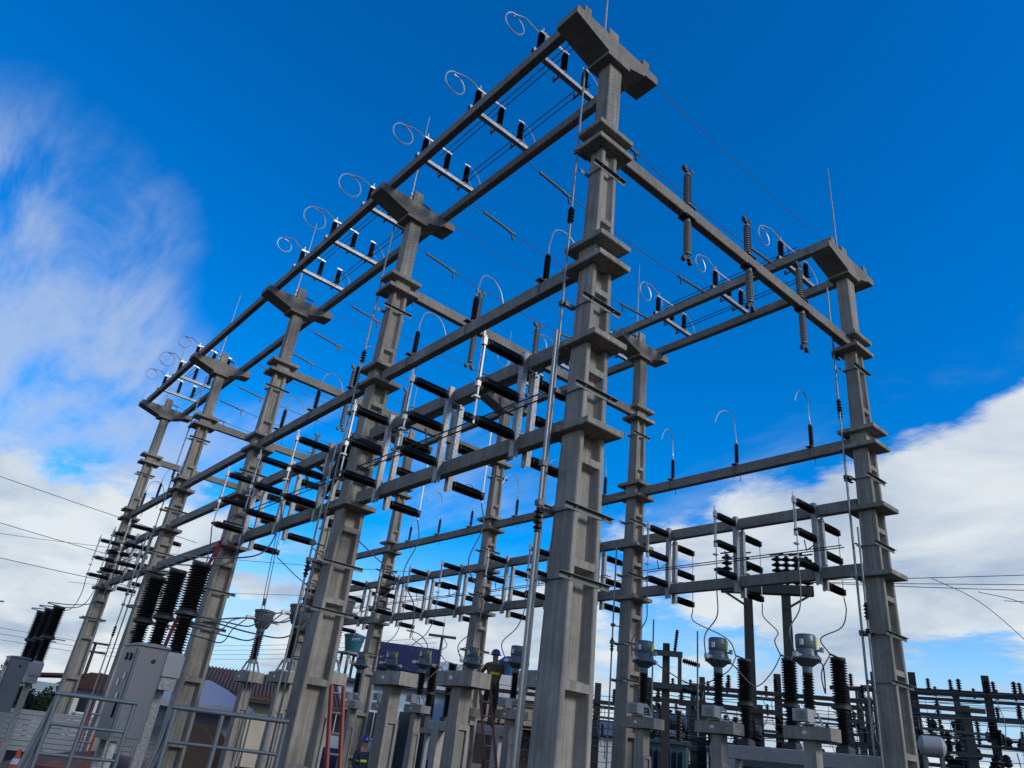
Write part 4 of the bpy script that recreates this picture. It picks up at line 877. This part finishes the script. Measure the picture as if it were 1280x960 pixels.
for k_ in range(3):
    w_ = part('window', 'rhwi', lambda b: b.box(0,.9,-.03,-.0,1.3,2.1), 'glass', t, (.9+k_*2.3,0,0)); part('window_frame', 'rhwf', lambda b: (b.box(-.05,.95,-.05,-.031,1.24,1.3), b.box(-.05,.95,-.05,-.031,2.1,2.16)), 'galv_dull', w_)
part('door', 'rhd', lambda b: b.box(6.6,7.4,-.04,-.0,0,2.1), 'steel_dark', t)

t, L = frame('long_warehouse', 'long low pale warehouse far behind the second right column', 'building', (20.5, 31.5), (31.5, 21.0))
part('wall', 'lww', lambda b: b.box(0,L,0,7,0,3.3), 'plaster_white', t); part('roof', 'lwr', lambda b: b.prism([(-.3,3.3),(7.3,3.3),(3.5,4.3)], 'x', -.3, L+.3), 'galv_dull', t)
for k_ in range(6):
    w_ = part('window', 'lwwi', lambda b: b.box(0,1.1,-.03,-.0,1.6,2.4), 'glass', t, (1.0+k_*2.35,0,0)); part('window_frame', 'lwwf', lambda b: (b.box(-.05,1.15,-.05,-.031,1.54,1.6), b.box(-.05,1.15,-.05,-.031,2.4,2.46)), 'galv_dull', w_)
# ------------------------------------------------------------------ far wires
def span(pts, label, r_=.012, sag=.3, group='line wires', n=20):
    solo('line_wire', lambda b: b.tube(curve(pts[0], pts[1], sag, n), r_, 5), 'wire', label, 'wire', group)
span(((-22, 55.5, 15.6), (10.5, 51.5, 11.7)), 'topmost line wire at the left edge', .022); span(((-22, 55.5, 12.2), (10.5, 51.5, 9.2)), 'middle line wire at the left edge', .022); span(((-22, 55.5, 9.0), (10.5, 51.5, 7.7)), 'lowest line wire at the left edge', .022)
span(((14.6, 6.2, 5.75), (44, -22, 12.5)), 'topmost line wire running off to the right edge', .012, .5); span(((14.8, 5.9, 5.75), (44, -20, 11.2)), 'middle line wire running off to the right edge', .012, .5); span(((15.0, 5.6, 5.75), (44, -19, 10.4)), 'lowest line wire running off to the right edge', .012, .5)
span(((13.9, 7.2, 5.6), (-4, 40, 7.2)), 'line wire from the twin-pole frame towards the left', .010, .5)
span(((14.2, 6.9, 5.5), (2, 44, 6.2)), 'lower line wire from the twin-pole frame towards the left', .010, .5)
for q in range(4): span(((4.9+.2*q, 45.8, 3.3-.2*q), (16.6, 26.8, 5.1-.25*q)), f'{ORD[q]} thin wire between the far utility poles, from the top', .010, .25)
for q in range(3): span(((-24, 47, 4.2-.35*q), (4.9, 46, 3.3-.3*q)), f'{ORD[q]} thin wire left of the far pole, from the top', .012, .25)
for q, (a, c, d) in enumerate((((31.3,8.0,9.85),(33.0,4.6,6.6),(33.8,2.6,4.0)), ((32.0,6.3,9.2),(33.6,3.2,7.2),(34.6,.9,4.2)), ((32.3,5.4,8.8),(33.6,2.9,7.5),(35.0,.2,5.0)))):
    cable('drooping_tap_wire', [a, tuple((Vector(a)+Vector(c))/2+Vector((0,0,.5))), c, d], f'{ORD[q]} tap wire curving down at the right edge, counted from the left', r_=.016, cat='wire', group='tap wires at the right')

# ------------------------------------------------------------------ hedge and trees at the left
def foliage(name, cx, cy, cz, rx, ry, rz_, n, size, m, label, cat, trunk=None, seed=1):
    rnd = random.Random(seed); b = MB(); clumps = [(rnd.uniform(-.7,.7), rnd.uniform(-.7,.7), rnd.uniform(-.7,.7), rnd.uniform(.3,.6)) for _ in range(12)]
    for _ in range(n):
        c = rnd.choice(clumps)
        while True:
            p = Vector((rnd.uniform(-1,1), rnd.uniform(-1,1), rnd.uniform(-1,1)))
            if p.length < 1: break
        p = Vector((c[0]+p.x*c[3], c[1]+p.y*c[3], c[2]+p.z*c[3])); p = Vector((p.x*rx, p.y*ry, p.z*rz_))
        a = Vector((rnd.uniform(-1,1), rnd.uniform(-1,1), rnd.uniform(-1,1))).normalized(); d = a.cross(Vector((rnd.uniform(-1,1), rnd.uniform(-1,1), rnd.uniform(-1,1)))).normalized()
        i = len(b.v); s_ = size*rnd.uniform(.6,1.3); b.v += [tuple(p-a*s_), tuple(p+d*s_*.45), tuple(p+a*s_), tuple(p-d*s_*.45)]; b.f.append((i,i+1,i+2,i+3))
    t = thing(name, label, cat, (cx, cy, cz))
    me = bpy.data.meshes.new('crown'); me.from_pydata(b.v, [], b.f); me.materials.append(MAT[m]); ob('crown', me, t)
    k_ = MB(); k_.tube(bez([(0,0,GZ-cz-.1),(.05,0,-rz_*.9),(-.05,.05,-rz_*.2),(.1,0,rz_*.5)],5), .09, 8)
    for q in range(5):
        a = q*1.26; k_.tube(bez([(0,0,-rz_*.6+q*.1*rz_),(math.cos(a)*rx*.4,math.sin(a)*ry*.4,-.1*rz_+q*.1*rz_),(math.cos(a)*rx*.7,math.sin(a)*ry*.7,.25*rz_+.08*q*rz_)],4),.035,6)
    ob('trunk', k_.mesh('trunk','bark',True), t)
foliage('leafy_tree', -2.4, 33.9, .2, 1.6, 1.5, 1.25, 5200, .11, 'leaf', 'dark leafy tree at the left edge behind the fence', 'tree', seed=2)
foliage('clipped_hedge', -.4, 26.5, -.35, 1.0, .6, .75, 3600, .08, 'leaf', 'dark clipped hedge just above the white board fence', 'hedge', seed=4)
foliage('leafy_tree', 7.5, 50, .3, 2.5, 2, 1.6, 4200, .15, 'leaf', 'far dark tree behind the third left column', 'tree', seed=6)
foliage('leafy_tree', 33, 22, .0, 3.2, 3, 1.8, 5200, .17, 'leaf', 'dark tree behind the old switch frames', 'tree', seed=9)
foliage('leafy_tree', 40, 6, .2, 3.0, 3, 1.6, 5000, .18, 'leaf', 'dark tree low at the right edge', 'tree', seed=12)
# pile of reddish soil and pallets on the left
solo('soil_heap', lambda b: b.loft([[(math.cos(a)*r_*(1+.18*math.sin(3*a+q)), math.sin(a)*r_*.7*(1+.15*math.cos(2*a+q)), z) for a in [2*math.pi*k_/18 for k_ in range(18)]] for q, (r_, z) in enumerate(((2.4,-.05),(2.0,.22),(1.4,.45),(.8,.58),(.25,.64)))]), 'soil', 'reddish soil heap beyond the platform railing at the lower left', 'soil heap', smooth=True, loc=(-.6, 14.8, GZ))
t = thing('cable_reel', 'dark cable reel standing beyond the near railing', 'reel', (1.2, 14.0, GZ), R(40))
for xx in (-.35, .31): part('flange', 'cr_f', lambda b: b.lathe((0,0,.75),(.05,0,.75),[(0,.75),(.05,.75)],24), 'bark', t, (xx,0,0))
part('drum', 'cr_d', lambda b: b.cyl((-.3,0,.75),(.31,0,.75),.48,n=20), 'rubber', t, smooth=True)
